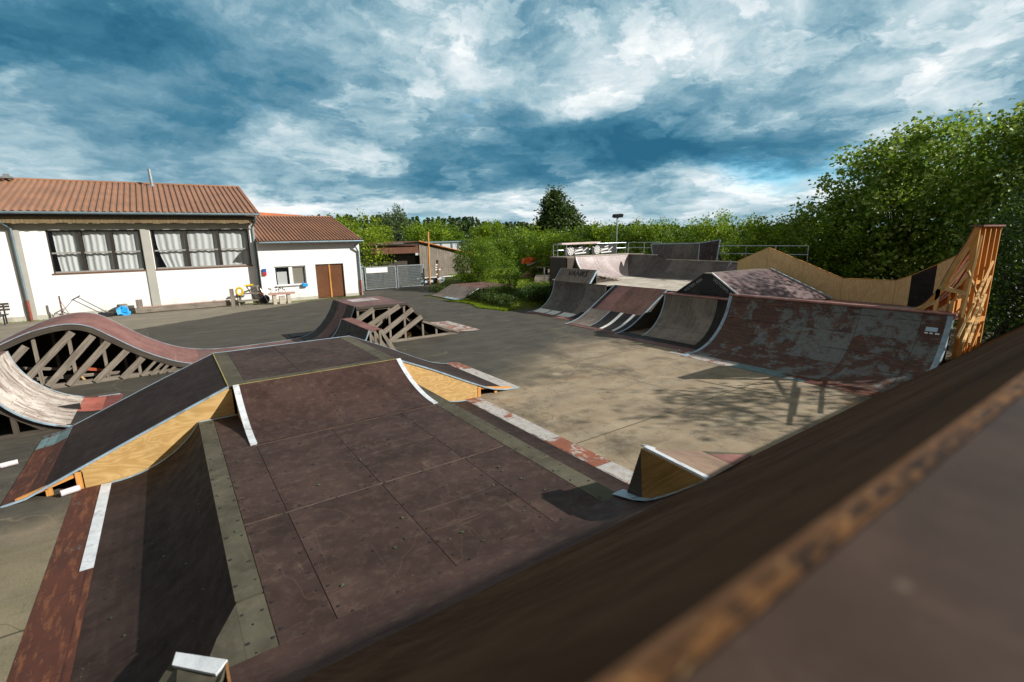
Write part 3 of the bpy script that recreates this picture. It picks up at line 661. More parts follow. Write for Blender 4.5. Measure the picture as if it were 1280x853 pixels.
# ================================================================== CORNER WEDGES
Av, Bv, B2, Cv = (3.86, 3.17, 1.30), (3.86, 3.12, .70), (3.87, 3.36, .69), (3.86, 2.40, 1.262)
t = thing('wedge_kicker', 'small plywood wedge kicker with white edges, right of the wide brown funbox', 'kicker', (3.9, 3.2, .69))
def zlo(y): return zat(lo, y)+.004
MB().poly([Av, Cv]+[(3.86, y_, zlo(y_)+.02) for y_ in (2.5, 2.7, 2.85, 3.0)]+[Bv], .03).build('side_panel', M['edgewood'] if 0 else woodmat('varnished_ply_side', (.24, .12, .03), (.42, .24, .07), ring=.7, rough=.45), t)
MB().poly([Av, Bv, B2], .02).build('end_panel', M['timberdark'], t)
topn = [Av, (5.1, 3.38, .852), (4.9, 2.25, 1.10), (3.86, 2.3, 1.30)]
E1 = Vector((7.3, 3.76, .045)); A1 = Vector(Av)
def lerp(a, b, k): return Vector(a)+(Vector(b)-Vector(a))*k
k1 = .42
mb = MB(); q0, q1 = lerp(Av, E1, k1), lerp(Cv, E1, k1)
mb.poly([Av, Cv, q1, q0], .02); mb.build('riding_surface', ply('tan_kicker_ply', (.17, .115, .08), (.24, .165, .12), screws=.45, worn=(.3, .24, .18), dust=.2), t)
r0, r1 = lerp(Av, E1, .9), lerp(Cv, E1, .9)
qm = lerp(q0, q1, .25); rm = lerp(r0, r1, .4)
MB().poly([lerp(q0, r0, .01), lerp(qm, rm, .01), rm, r0], .02).build('riding_surface', M['olive'], t)
MB().poly([lerp(qm, rm, .015), lerp(q1, r1, .01), r1, lerp(rm, r1, .01)], .02).build('riding_surface', M['redply'], t)
rim = MB(); up = Vector((0, 0, .012)); rim.beam(A1+up+Vector((.02, -.02, 0)), Vector(Cv)+up, .05, .025); rim.beam(A1+up+Vector((.03, 0, 0)), lerp(Av, E1, .055)+up, .085, .02)
rim.build('edge_strip', M['white'], t)
fl = MB()
ys = [3.44, 3.2, 3.0, 2.85, 2.7, 2.5, 2.38]
for a, b in zip(ys, ys[1:]):
    fl.face([(3.70 if a > 3.3 else 3.74, a, zlo(a)+.008), (3.88, a, zlo(a)+.008), (3.88, b, zlo(b)+.012), (3.74, b, zlo(b)+.012)])
fl.build('foot_flange', M['blueedge'], t)
t = thing('wedge_kicker', 'tip of a small wedge kicker with white edge, at the bottom left of the picture', 'kicker', (-.3, 3, .69))
a_, b_, c_, d_ = Vector((-.015, 3.06, 1.02)), Vector((-.27, 3.34, 1.0)), Vector((-.85, 2.75, .62)), Vector((-.35, 2.2, 1.02))
MB().poly([a_, b_, c_, d_], .02).build('riding_surface', M['olive'], t)
rim = MB(); cc = lerp(a_, b_, .5)
i1, i2 = lerp(a_, (-.3, 2.8, .98), .24), lerp(b_, (-.42, 2.8, .93), .16)
rim.poly([a_+up, b_+up, i2+up, i1+up], .02); rim.build('edge_strip', M['white'], t)
MB().poly([a_, (-.012, 3.1, .69), (-.27, 3.36, .60), b_], .02).build('end_panel', M['yply'], t)
MB().poly([a_, (-.01, 2.2, .98), (-.01, 2.5, .9), (-.012, 3.1, .69)], .015).build('side_panel', M['edgewood'], t)

# ================================================================== BLEACHED QUARTER PIPE (left)
WQ = arc(-1.55, .02, -3.02, 1.32, 14)
t = thing('quarter_pipe', 'bleached white wooden quarter pipe with red and black toe patches, at the left edge', 'quarter pipe', (-3, 13.4, 0))
surface('riding_surface', 'x', clip(WQ, -1.95, -3.02), 12.3, 14.6, M['whiteply'], t)
f_ = clip(WQ, -1.55, -1.95)
surface('black_patch', 'x', f_, 12.3, 13.35, M['blackply'], t); surface('red_patch', 'x', f_, 13.35, 14.6, ply('brick_red_ply', (.30, .085, .06), (.38, .12, .09), screws=.4, rough=.6), t)
surface('toe_patch', 'x', [(-1.25, .006), (-1.55, .02)], 12.3, 14.6, ply('dark_red_ply', (.12, .035, .03), (.17, .055, .045), screws=.4, rough=.6), t, th=.006)
for e_, s_ in ((12.3, 1), (14.6, -1)): edge('x', clip(WQ, -1.3, -3.02), e_, s_, M['blueedge'], t, w=.03)
sheets('deck', [-4.6, -3.03], [12.3, 13.5, 14.6], 1.32, M['redply2'], t)
fr = MB()
for e_ in (12.36, 14.5):
    fr.box(-4.5, -1.7, e_, e_+.05, 0, .09)
    for s_ in (-4.4, -3.6, -3.05, -2.7): fr.box(s_-.04, s_+.04, e_, e_+.05, .09, (1.28 if s_ < -3 else zat(WQ, s_))-.04)
    fr.beam((-3.0, e_+.02, .72), (-2.3, e_+.02, .08), .05, .09); fr.beam((-4.4, e_+.02, .1), (-3.2, e_+.02, 1.15), .05, .09)
    sweep('x', clip(WQ, -1.75, -3.0), e_, e_+.05, -.03, -.13, fr)
pieces(fr, 'framing_board', M['timberdark'], t)
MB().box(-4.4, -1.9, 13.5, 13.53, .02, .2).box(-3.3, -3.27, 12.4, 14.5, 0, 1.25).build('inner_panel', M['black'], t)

# ================================================================== WAVE RAMP (hump, flat, quarter up to a box)
HP = smooth([(-6.4, .01), (-5.6, .17), (-4.9, .48), (-4.2, .86), (-3.45, 1.25), (-2.85, 1.5), (-2.25, 1.6), (-1.8, 1.49), (-1.4, 1.18), (-.8, .70), (-.1, .30), (.6, .10), (1.4, .03), (2.6, .03), (3.3, .045), (3.95, .15), (4.4, .47), (4.73, .90), (4.94, 1.34)], 4)
t = thing('wave_ramp', 'long red-brown wave ramp with a round hump on the left and open timber side', 'ramp', (0, 17.4, 0))
surface('riding_surface', 'x', clip(HP, -6.4, .45), 16.2, 18.75, M['redply'], t)
surface('riding_surface', 'x', clip(HP, .45, 3.6), 16.2, 18.75, M['redply2'], t)
for a, b, mt in ((16.2, 17.0, 'blackply'), (17.0, 17.9, 'redply2'), (17.9, 18.75, 'blackply')): surface('riding_surface', 'x', clip(HP, 3.6, 4.94), a, b, M[mt], t)
edge('x', HP, 16.2, 1, M['blueedge'], t, w=.022, dn=.012); edge('x', HP, 18.75, -1, M['blueedge'], t, w=.03)
dkm = MB(); sweep('x', clip(HP, -6.2, .9), 16.205, 16.25, -.03, -.15, dkm); dkm.build('curved_rail', M['timberdark'], t)
for bz in (((-5.0, .02), (-4.1, .80)), ((-3.95, .12), (-3.05, 1.12)), ((-3.35, .12), (-2.16, 1.36)), ((-2.78, .10), (-1.78, 1.22)), ((-2.40, .05), (-1.50, 1.03)), ((-1.88, .04), (-1.14, .76)), ((-1.33, .04), (-.85, .50)), ((-.92, .04), (-.55, .40)), ((-.72, .03), (-.40, .32)), ((-.52, .03), (-.28, .26)), ((-.32, .03), (-.1, .20)), ((-4.5, .05), (-3.62, .92))):
    (a, za), (b, zb) = bz; wdt = .15 if zb > .45 else .07
    MB().beam((a, 16.235, za), (b, 16.235, zb), .035, wdt, ext=.02).build('diagonal_board', M['timber'], t)
ib = MB(); ib.box(-5.6, .3, 16.25, 16.36, 0, .10)
for s_ in (-4.6, -3.9, -2.9, -2.25, -1.62, -.95, -.4): ib.box(s_-.035, s_+.035, 16.3, 16.36, .1, zat(HP, s_)-.06)
for s_ in (-4.2, -2.7, -1.3): ib.box(s_-.035, s_+.035, 17.4, 17.47, .0, zat(HP, s_)-.06)
ib.beam((-3.6, 16.5, .3), (-1.4, 16.6, .12), .05, .08); ib.beam((-3.4, 16.7, .55), (-1.9, 16.8, .25), .05, .07)
pieces(ib, 'framing_board', M['timber'], t)
MB().beam((-2.95, 16.45, .62), (-2.45, 16.45, .98), .04, .035).beam((-2.1, 16.42, .05), (-2.25, 16.42, .35), .03, .04).build('loose_yellow_slat', M['pine'], t)
MB().beam((-2.3, 16.5, .42), (-1.55, 16.5, .22), .04, .07).build('loose_red_slat', simple('red_slat', (.42, .09, .04), .7), t)
side('x', clip(HP, -6.2, .9), 18.70, .02, 0, M['timberdark'], t, 'back_panel'); side('x', clip(HP, 3.6, 4.94), 18.7, .02, 0, M['timberdark'], t, 'back_panel')  # far side closed by added dark panels that keep light out of the frame
# box end of the wave
DP = smooth([(9.7, .008), (9.1, .03), (8.3, .17), (7.5, .58), (7.05, .98), (6.72, 1.34)], 4)
t = thing('box_ramp', 'timber framed box ramp with worn pink top and crossed side boards, before the annex', 'ramp', (6, 17.4, 0))
sheets('deck', [4.945, 6.7], [16.0, 17.3, 18.75], 1.345, M['redply2'], t)
MB().box(5.3, 6.3, 17.5, 18.3, 1.345, 1.352).build('worn_patch', M['lilacply'], t)
surface('riding_surface', 'x', clip(DP, 8.4, 6.72), 16.0, 18.75, M['blackply'], t); surface('toe_plate', 'x', clip(DP, 9.7, 8.4), 16.0, 18.75, M['rustwhite'], t, th=.012)
edge('x', DP, 16.0, 1, M['timberdark'], t, w=.04, dn=.07); MB().box(4.93, 6.72, 15.985, 16.02, 1.26, 1.35).build('edge_strip', M['timberdark'], t)
edge('x', clip(HP, 3.75, 4.94), 16.185, 1, M['blueedge'], t, w=.04)
for (a, za), (b, zb) in (((4.65, .75), (5.5, 1.24)), ((5.1, .60), (6.42, 1.26)), ((5.72, .36), (6.9, 1.10)), ((5.95, .03), (7.22, .80))):
    MB().beam((a, 15.985, za), (b, 15.985, zb), .035, .17).build('diagonal_board', M['timber'], t)
ib = MB()
for s_ in (4.98, 5.5, 6.05, 6.6, 7.27, 7.8): ib.box(s_-.035, s_+.035, 16.03, 16.09, 0, (1.32 if s_ < 6.7 else zat(DP, s_))-.05)
ib.box(5.9, 8.9, 16.0, 16.08, 0, .08); ib.box(5, 6.7, 16.04, 16.08, 1.2, 1.3); ib.beam((7.25, 16.0, .62), (8.7, 16.0, .07), .04, .06)
for s_ in (5.2, 6.2, 7.1): ib.box(s_-.03, s_+.03, 17.3, 17.36, 0, .9)
ib.beam((5.1, 16.2, .2), (6.3, 16.2, 1.1), .04, .08); ib.beam((6.6, 16.2, .9), (7.6, 16.3, .05), .04, .08)
pieces(ib, 'framing_board', M['timber'], t)
side('x', clip(DP, 9.2, 6.72), 18.7, .02, 0, M['timberdark'], t, 'back_panel'); MB().box(4.95, 6.72, 18.7, 18.72, 0, 1.3).box(5.0, 5.02, 16.1, 18.7, 0, 1.3).build('back_panel', M['timberdark'], t)
o = MB().tube((6.55, 16.6, .12), (6.75, 16.75, .13), .11, .09, 10).tube((6.9, 16.5, .1), (7.05, 16.7, .1), .1, .07, 9).build('firewood_log', M['pine']); tag(o, 'short split log lying inside the open timber box ramp', 'log')
SQ = arc(3.05, .045, 4.40, 1.03, 12)
t = thing('quarter_pipe', 'small black quarter pipe with red top ledge, against the side of the box ramp', 'quarter pipe', (4.2, 14.6, 0))
surface('riding_surface', 'x', SQ, 13.3, 15.95, M['blackply'], t); edge('x', SQ, 13.3, 1, M['blueedge'], t, w=.05); edge('x', SQ, 15.95, -1, M['blueedge'], t, w=.05)
sheets('deck', [4.405, 4.76], [13.3, 15.95], 1.035, M['redply'], t)
fr = MB()
for s_ in (4.44, 4.58, 4.72): fr.box(s_-.03, s_+.03, 13.31, 13.36, 0, 1.0)
for y_ in (13.36, 14.2, 15.0, 15.8): fr.beam((4.75, y_, 1.0), (5.3, y_, .05), .05, .08); fr.box(4.7, 4.76, y_, y_+.05, 0, 1.0)
pieces(fr, 'framing_board', M['timber'], t)
MB().beam((4.76, 13.33, .99), (5.22, 13.33, .06), .03, .09).build('leaning_board', M['timber'], t)
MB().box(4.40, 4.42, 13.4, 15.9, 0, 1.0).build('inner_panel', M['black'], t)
o = MB().box(3.5, 4.3, 19.3, 20.0, .0, .03).build('rubber_mat', M['black']); tag(o, 'black mat lying flat on the asphalt behind the wave ramp', 'mat')

# ================================================================== RIGHT ROW
def wood_posts(mb, xs, ys, z): [mb.box(x-.05, x+.05, y-.05, y+.05, 0, z) for x in xs for y in ys]
# far left quarter with wall extension
Q1 = arc(14.05, .03, 15.45, 1.37, 14)
t = thing('quarter_pipe', 'grey quarter pipe with a leaning graffiti wallride on top, first ramp beside the hedge', 'quarter pipe', (15, 17, 0))
surface('riding_surface', 'x', Q1, 15.0, 18.5, M['greyply'], t)
pk = MB()
surface('toe_patch', 'x', [(13.75, .01), (14.05, .03)], 15.0, 18.5, M['redply'], t, th=.01)
for a, b in ((17.6, 18.44), (16.9, 17.5), (15.9, 16.7)): surface('pale_patch', 'x', clip(Q1, 14.06, 14.55), a, b, M['whitepaint'], t, th=.004, lift=.006)
surface('dark_patch', 'x', clip(Q1, 14.06, 14.75), 15.02, 15.8, M['blackply'], t, th=.004, lift=.006)
edge('x', [(13.7, .01)]+Q1, 18.5, -1, M['blueedge'], t, w=.05)
MB().box(15.44, 15.50, 15.0, 16.05, 1.37, 1.40).build('coping', M['timberdark'], t)
EX = [(15.45, 1.39), (15.9, 1.98)]
surface('wallride', 'x', EX, 16.05, 18.48, M['greyply2'], t, th=.03)
edge('x', EX, 18.5, -1, M['blueedge'], t, w=.05); edge('x', EX, 16.03, 1, M['blueedge'], t, w=.05, dn=.08)
MB().box(15.9, 15.96, 16.05, 18.5, 1.93, 1.985).build('coping', M['greyply2'], t)
def text(body, name, size, loc, rot, mat, parent, ext=.003, align='CENTER'):
    c = bpy.data.curves.new(name, 'FONT'); c.body = body; c.size = size; c.extrude = ext; c.align_x = align; c.align_y = 'CENTER'; c.materials.append(mat)
    o = bpy.data.objects.new(name, c); COL.objects.link(o)
    o.rotation_euler = rot.to_euler() if hasattr(rot, 'to_euler') else rot; o.location = loc
    bpy.context.view_layer.update(); me = bpy.data.meshes.new_from_object(o.evaluated_get(bpy.context.evaluated_depsgraph_get())); me.name = name
    q = link(name, me, None); q.rotation_euler = o.rotation_euler; q.location = o.location; bpy.data.objects.remove(o)
    if parent is not None: q.parent = parent; q.matrix_parent_inverse = wm(parent).inverted()
    return q
def basis(ex, ez):                                   # text frame: x along ex, normal ez
    ex = Vector(ex).normalized(); ez = Vector(ez).normalized(); ey = ez.cross(ex); return Matrix((ex, ey, ez)).transposed()
nrm = Vector((-.59, 0, .45)).normalized()
g = text('VANKS', 'graffiti', .42, Vector((15.74, 17.1, 1.77))+nrm*.012, basis((0, -1, 0), nrm), M['black'], t, ext=.006)
side('x', Q1, 18.46, .02, 0, M['timberdark'], t); fr = MB(); fr.box(15.95, 16.0, 16.1, 18.4, 0, 1.9); fr.build('back_panel', M['timberdark'], t)
# bank with stripes
B2p = smooth([(13.0, .012), (13.25, .04), (13.75, .17), (14.3, .45), (15.0, .88), (15.85, 1.40)], 4)
t = thing('bank_ramp', 'brown bank ramp with two white stripes on black at its foot', 'bank ramp', (14.5, 13.5, 0))
mid_ = 14.42
surface('riding_surface', 'x', clip(B2p, mid_, 15.85), 12.1, 13.9, M['brownply'], t); surface('riding_surface', 'x', clip(B2p, mid_, 15.85), 13.9, 14.62, ply('red_brown_ply_lighter', (.15, .07, .06), (.21, .10, .09), screws=None, streak=(.9, 9), dust=0), t)
surface('dark_border', 'x', clip(B2p, mid_, 15.85), 14.62, 14.9, M['blackply'], t)
fb_ = clip(B2p, 13.25, mid_)
cuts = [(12.1, 12.42, 'blackply'), (12.42, 12.56, 'whitepaint'), (12.56, 13.02, 'blackply'), (13.02, 13.18, 'whitepaint'), (13.18, 13.72, 'blackply'), (13.72, 13.76, 'blueedge'), (13.76, 14.9, 'greyply2')]
for a, b, mt in cuts: surface('white_stripe' if mt == 'whitepaint' else ('edge_line' if mt == 'blueedge' else 'foot_panel'), 'x', fb_, a, b, M[mt], t)
surface('toe_patch', 'x', clip(B2p, 13.0, 13.25), 12.1, 14.9, M['redply2'], t, th=.008)
edge('x', B2p, 12.1, 1, M['blueedge'], t, w=.05); edge('x', B2p, 14.9, -1, M['blueedge'], t, w=.05)
side('x', B2p, 12.12, .02, 0, M['timberdark'], t); side('x', B2p, 14.86, .02, 0, M['timberdark'], t)
# low grey quarter
Q3 = arc(12.95, .03, 14.42, 1.43, 14)
t = thing('quarter_pipe', 'dark grey wooden quarter pipe below the black gable of the roof-shaped box', 'quarter pipe', (13.8, 10, 0))
surface('riding_surface', 'x', clip(Q3, 12.95, 13.3), 8.62, 12.06, M['blackply'], t); surface('riding_surface', 'x', clip(Q3, 13.3, 14.42), 9.05, 11.1, M['greyply2'], t); surface('dark_border', 'x', clip(Q3, 13.3, 14.42), 8.62, 9.05, M['blackply'], t)
surface('toe_patch', 'x', [(12.62, .008), (12.95, .03)], 8.62, 12.06, M['redply2'], t, th=.01)
edge('x', clip(Q3, 13.25, 14.42), 11.12, -1, M['blueedge'], t, w=.04)
MB().tube((14.42, 8.62, 1.445), (14.42, 11.12, 1.445), .03, n=10).build('coping', M['cop'], t); MB().box(14.44, 15.0, 8.62, 11.3, 1.39, 1.44).build('ledge', M['brownply'], t)
side('x', Q3, 11.08, .02, 0, M['timberdark'], t)
# big rusty quarter
Q4 = arc(12.45, .03, 14.32, 1.6, 16)
t = thing('quarter_pipe', 'large rusty quarter pipe with flaking blue paint, nearest of the right row', 'quarter pipe', (13.5, 6, 0))
surface('riding_surface', 'x', Q4, 3.2, 8.6, M['bigq'], t)
for a, b, mt in ((7.05, 8.6, 'rustwhite'), (5.2, 7.05, 'rustblue'), (3.2, 5.2, 'rust')): surface('toe_plate', 'x', [(12.02, .006), (12.45, .03)], a, b, M[mt], t, th=.006)
surface('toe_patch', 'x', [(12.1, .006), (12.6, .03)], 8.62, 9.1, M['rustwhite'], t, th=.006)
edge('x', [(12.02, .01)]+Q4, 8.6, -1, M['blueedge'], t, w=.10, up=.012, dn=.1); edge('x', Q4, 3.2, 1, M['blueedge'], t, w=.10, up=.012, dn=.1)
MB().tube((14.32, 3.15, 1.62), (14.32, 8.6, 1.62), .035, n=10).build('coping', M['cop'], t)
sheets('ledge', [14.33, 14.85], [3.15, 5.9, 8.6], 1.61, M['cop'], t)
side('x', Q4, 8.56, .02, 0, M['timberdark'], t); side('x', Q4, 3.22, .02, 0, M['timberdark'], t)
def onq(prof, s, lift=.006):
    z = zat(prof, s); ds = .02; dz = zat(prof, s+ds)-z; n = Vector((-dz, 0, ds)).normalized(); return n
n4 = onq(Q4, 14.22); n4.z = max(n4.z, 0)
cpt = X(1177, 399, 14.25)
st = MB(); tz = n4.cross(Vector((0, -1, 0))).normalized(); tz = tz if tz.z > 0 else -tz
for cy, cz, w_, h_ in ((3.52, 1.46, .11, .05),): st.obox(Vector((14.22, cy, zat(Q4, 14.22)))+n4*.012, Vector((0, w_, 0)), tz*h_, n4*.003)
st.build('sticker', simple('pale_blue_sticker', (.45, .62, .72), .5, 0, .05), t)
st = MB()
for k, w_ in ((3.60, .03), (3.51, .03), (3.40, .04)): st.obox(Vector((14.185, k, zat(Q4, 14.185)))+n4*.012, Vector((0, w_, 0)), tz*.018, n4*.003)
pieces(st, 'paint_blob', M['whiteframe'], t)

# platform behind the row
t = thing('ramp_platform', 'pale worn wooden platform joining the right row of ramps to the rear bowl', 'platform', (17.5, 12, 0))
ZP = 1.375
pts_ = [(15.86, 11.9), (20.3, 11.9), (20.3, 19.3), (16.0, 19.3), (16.0, 15.0), (15.86, 15.0)]
mb = MB()
for x0, x1, y0, y1 in ((15.86, 20.3, 11.3, 15.0), (15.5, 20.3, 15.0, 16.0), (16.0, 20.3, 16.0, 19.3)):
    mb.face([(x0, y0, ZP), (x1, y0, ZP), (x1, y1, ZP), (x0, y1, ZP)], [(x0, y0), (x1, y0), (x1, y1), (x0, y1)]); mb.face([(x0, y0, ZP-.03), (x0, y1, ZP-.03), (x1, y1, ZP-.03), (x1, y0, ZP-.03)])
    mb.face([(x0, y0, ZP), (x0, y1, ZP), (x0, y1, ZP-.03), (x0, y0, ZP-.03)])
mb.build('deck', M['paleply'], t)
mb = MB(); mb.face([(14.86, 3.2, ZP+.06), (16.35, 3.2, ZP), (18.9, 5.6, ZP-.2), (18.9, 8.0, ZP-.2), (14.86, 8.6, ZP+.06)]); mb.build('rear_deck', M['brownply'], t)
mb = MB(); wood_posts(mb, (15.95, 18, 20), (11.6, 13.5, 15.4, 17.3, 19.1), ZP-.04); wood_posts(mb, (14.95, 16.2), (3.4, 5, 7), 1.15)
for x_ in (15.95, 18, 20): mb.box(x_-.04, x_+.04, 11.4, 19.2, ZP-.18, ZP-.035)
pieces(mb, 'post', M['timberdark'], t)
MB().box(15.9, 15.93, 11.3, 15.0, .1, ZP-.05).box(20.2, 20.23, 11.3, 19.2, 0, ZP-.05).box(16.0, 20.2, 19.22, 19.25, 0, ZP-.05).build('skirt_panel', M['timberdark'], t)
for i, (x0, z_) in enumerate(((16.3, 1.62), (16.6, 1.57), (16.95, 1.5), (17.3, 1.44))):
    pass
o = thing('board_stack', 'stack of pale loose boards on the platform behind the graffiti wallride', 'boards', (17.2, 16.6, ZP))
for i in range(5):
    MB().beam((16.3+i*.35, 15.9+.1*i, ZP+.30-i*.06), (17.1+i*.3, 18.3, ZP+.30-i*.06), .28, .03).build('board', M['whiteply'], o)

# roof-shaped box with graffiti gable
t = thing('gable_box', 'roof-shaped jump box with black graffiti gable and mauve slope speckled by leaf shadows', 'jump box', (16.5, 9.8, 1.4))
zt, zb = 2.17, 1.45; yl, yr, ya, yb = 11.05, 8.62, 10.0, 9.68; x0, x1 = 15.02, 18.4
MB().poly([(x0, yl, zb), (x0, yr, zb), (x0, yb, zt), (x0, ya, zt)], .03).build('gable_panel', M['blackpaint'], t)
mb = MB(); mb.poly([(x0-.03, yb, zt+.02), (x0-.03, yr-.05, zb), (x1, 7.35, zb-.2), (x1, 9.55, zt)], .03); mb.build('right_slope', M['roofply'], t)
mb = MB(); mb.poly([(x0-.03, yl+.05, zb), (x0-.03, ya, zt+.02), (x1, 9.9, zt), (x1, 11.4, zb)], .03); mb.build('left_slope', M['greyply'], t)
MB().poly([(x0-.04, ya, zt+.024), (x0-.04, yb, zt+.024), (x1, 9.55, zt+.004), (x1, 9.9, zt+.004)], .03).build('ridge_board', M['greyply2'], t)
mb = MB(); mb.beam((x0-.035, yb, zt+.03), (x0-.035, yr-.05, zb+.02), .06, .035); mb.build('edge_strip', M['white'], t)
mb = MB(); mb.beam((x1, 9.5, zt+.02), (x1, 7.3, zb-.18), .06, .035); mb.build('edge_strip', M['blueedge'], t)
for body, a, b, k, sz in (('W5TOWN RIFT', (yb, zt), (yr, zb), .50, .148), ('WSTEN ARK', (yl, zb), (ya, zt), .56, .15)):
    d_ = Vector((0, b[0]-a[0], b[1]-a[1])).normalized(); c_ = Vector((x0-.012, a[0]+(b[0]-a[0])*k, a[1]+(b[1]-a[1])*k)); dn = Vector((-1, 0, 0)).cross(d_); c_ -= dn*(.12)*(1 if dn.z > 0 else -1)
    text(body, 'graffiti', sz, c_, basis(d_, (-1, 0, 0)), M['gritpaint'], t)
# bowl at the back
t = thing('bowl_corner', 'worn curved bowl corner behind the platform, pale left face, grey right face', 'bowl', (20, 17, 1.4))
NP = arc(17.75, ZP+.01, 19.2, 2.45, 12); EP = arc(19.95, ZP+.01, 21.55, 2.42, 12); EP2 = arc(19.95, ZP+.01, 21.5, 2.2, 12)
def mitre(prof_n, prof_e, left):                     # north face cut back along the mitre with the east one
    mb = MB(); L = 0
    for i in range(len(prof_n)-1):
        (ya_, za_), (yb_, zb_) = prof_n[i], prof_n[i+1]; xa, xb = prof_e[i][0], prof_e[i+1][0]; l = math.hypot(yb_-ya_, zb_-za_)
        mb.face([(left, ya_, za_), (xa, ya_, za_), (xb, yb_, zb_), (left, yb_, zb_)], [(left, L), (xa, L), (xb, L+l), (left, L+l)]); L += l
    return mb
mitre(NP, EP, 17.5).build('north_face', M['lilacply'], t, True)
mb = MB(); L = 0
for i in range(len(EP)-1):
    (xa, za), (xb, zb_) = EP[i], EP[i+1]; ya_, yb_ = NP[i][0], NP[i+1][0]; l = math.hypot(xb-xa, zb_-za)
    za2, zb2 = EP2[i][1], EP2[i+1][1]
    mb.face([(xa, ya_, za), (xa, 17.2, za), (xb, 17.2, zb_), (xb, yb_, zb_)], [(ya_, L), (17.2, L), (17.2, L+l), (yb_, L+l)])
    xa2, xb2 = EP2[i][0], EP2[i+1][0]
    mb.face([(xa, 17.2, za), (xa2, 16.6, za2), (xb2, 16.6, zb2), (xb, 17.2, zb_)], [(17.2, L), (16.6, L), (16.6, L+l), (17.2, L+l)])
    mb.face([(xa2, 16.6, za2), (xa2, 12.9, za2), (xb2, 12.9, zb2), (xb2, 16.6, zb2)], [(16.6, L), (12.9, L), (12.9, L+l), (16.6, L+l)])
    L += l
mb.build('east_face', M['greyply'], t, True)
edge('y', NP, 17.5, 1, M['white'], t, w=.06)
edge('x', EP2, 12.9, 1, M['blueedge'], t, w=.10)
surface('side_bank', 'x', [(20.2, ZP+.01), (21.3, 2.12)], 11.3, 12.85, M['roofply'], t)
MB().tube((17.45, 19.2, 2.47), (21.55, 19.2, 2.46), .03).tube((21.55, 19.2, 2.44), (21.55, 17.2, 2.44), .03).tube((21.5, 16.6, 2.22), (21.5, 11.3, 2.2), .03).build('coping', M['paleply'], t)
MB().box(16.9, 22.8, 19.22, 20.6, 2.40, 2.45).box(21.58, 22.8, 11.3, 19.2, 2.1, 2.15).build('rear_deck', M['timber'], t)
pieces(MB().box(16.9, 17.5, 19.2, 19.24, 0, 2.4).box(16.9, 16.93, 19.2, 20.6, 0, 2.4).box(17.44, 17.47, 17.9, 19.2, 0, 1.36).box(22.75, 22.78, 11.3, 20.6, 0, 2.1), 'side_panel', M['timberdark'], t)
side('y', NP, 17.46, .02, 0, M['timberdark'], t)
wr = thing('wallride', 'grey upright wallride panel with pale blue rim on top of the bowl', 'wallride', (21.8, 16, 2.2))
W0, W1 = Vector((21.6, 17.75, 2.15)), Vector((21.95, 17.6, 3.0))
def quad(a, b, c, d, mat, name, th=.04): return MB().poly([a, b, c, d], th).build(name, mat, wr)
pA, pB, pC, pD = Vector((21.62, 17.5, 2.2)), Vector((21.62, 14.75, 2.2)), Vector((21.95, 14.95, 3.05)), Vector((21.95, 17.95, 3.0))
quad(pB, pA, pD, pC, M['greyply'], 'panel'); pE, pF = Vector((21.62, 13.75, 2.17)), Vector((21.95, 13.85, 3.2))
quad(pE, pB+Vector((0, -.01, 0)), pC+Vector((0, -.01, 0)), pF, ply('dark_maroon_ply', (.03, .016, .016), (.045, .026, .026), screws=None, dust=0), 'end_panel')
r_ = MB()
for a, b in ((pD, pC), (pC, pF), (pF, pE), (pD, pA), (pC, pB)): r_.beam(a+Vector((-.04, 0, 0)), b+Vector((-.04, 0, 0)), .05, .05)
pieces(r_, 'rim', M['blueedge'], wr)
r_ = MB(); [r_.beam((22.0, y_, 2.95), (22.7, y_, 2.15), .05, .08) for y_ in (14.2, 15.5, 16.8)]; pieces(r_, 'brace', M['timberdark'], wr)

# railings
def railing(label, a, b, n, z0, hgt_=.62):
    a, b = Vector(a), Vector(b); t = thing('railing', label, 'railing', (a.x, a.y, z0), 'railings behind the rear bowl')
    for i in range(n+1): q = a+(b-a)*i/n; MB().tube((q.x, q.y, z0), (q.x, q.y, z0+hgt_), .018, n=7).build('post', M['galv'], t)
    for h_ in (hgt_, hgt_*.52): MB().tube((a.x, a.y, z0+h_), (b.x, b.y, z0+h_), .018, n=7).build('rail', M['galv'], t)
railing('galvanised railing left of the upright wallride, behind the banner panels', (17.3, 20.4, 0), (22.6, 20.4, 0), 4, 2.45)
railing('short galvanised railing at the left end of the rear deck', (17.0, 19.35, 0), (17.0, 20.4, 0), 1, 2.45)
railing('galvanised railing running from the corner to the upright wallride', (22.7, 20.3, 0), (22.7, 17.9, 0), 2, 2.45)
railing('galvanised railing right of the upright wallride, before the hedge', (22.75, 14.4, 0), (22.75, 10.2, 0), 3, 2.12, .78)
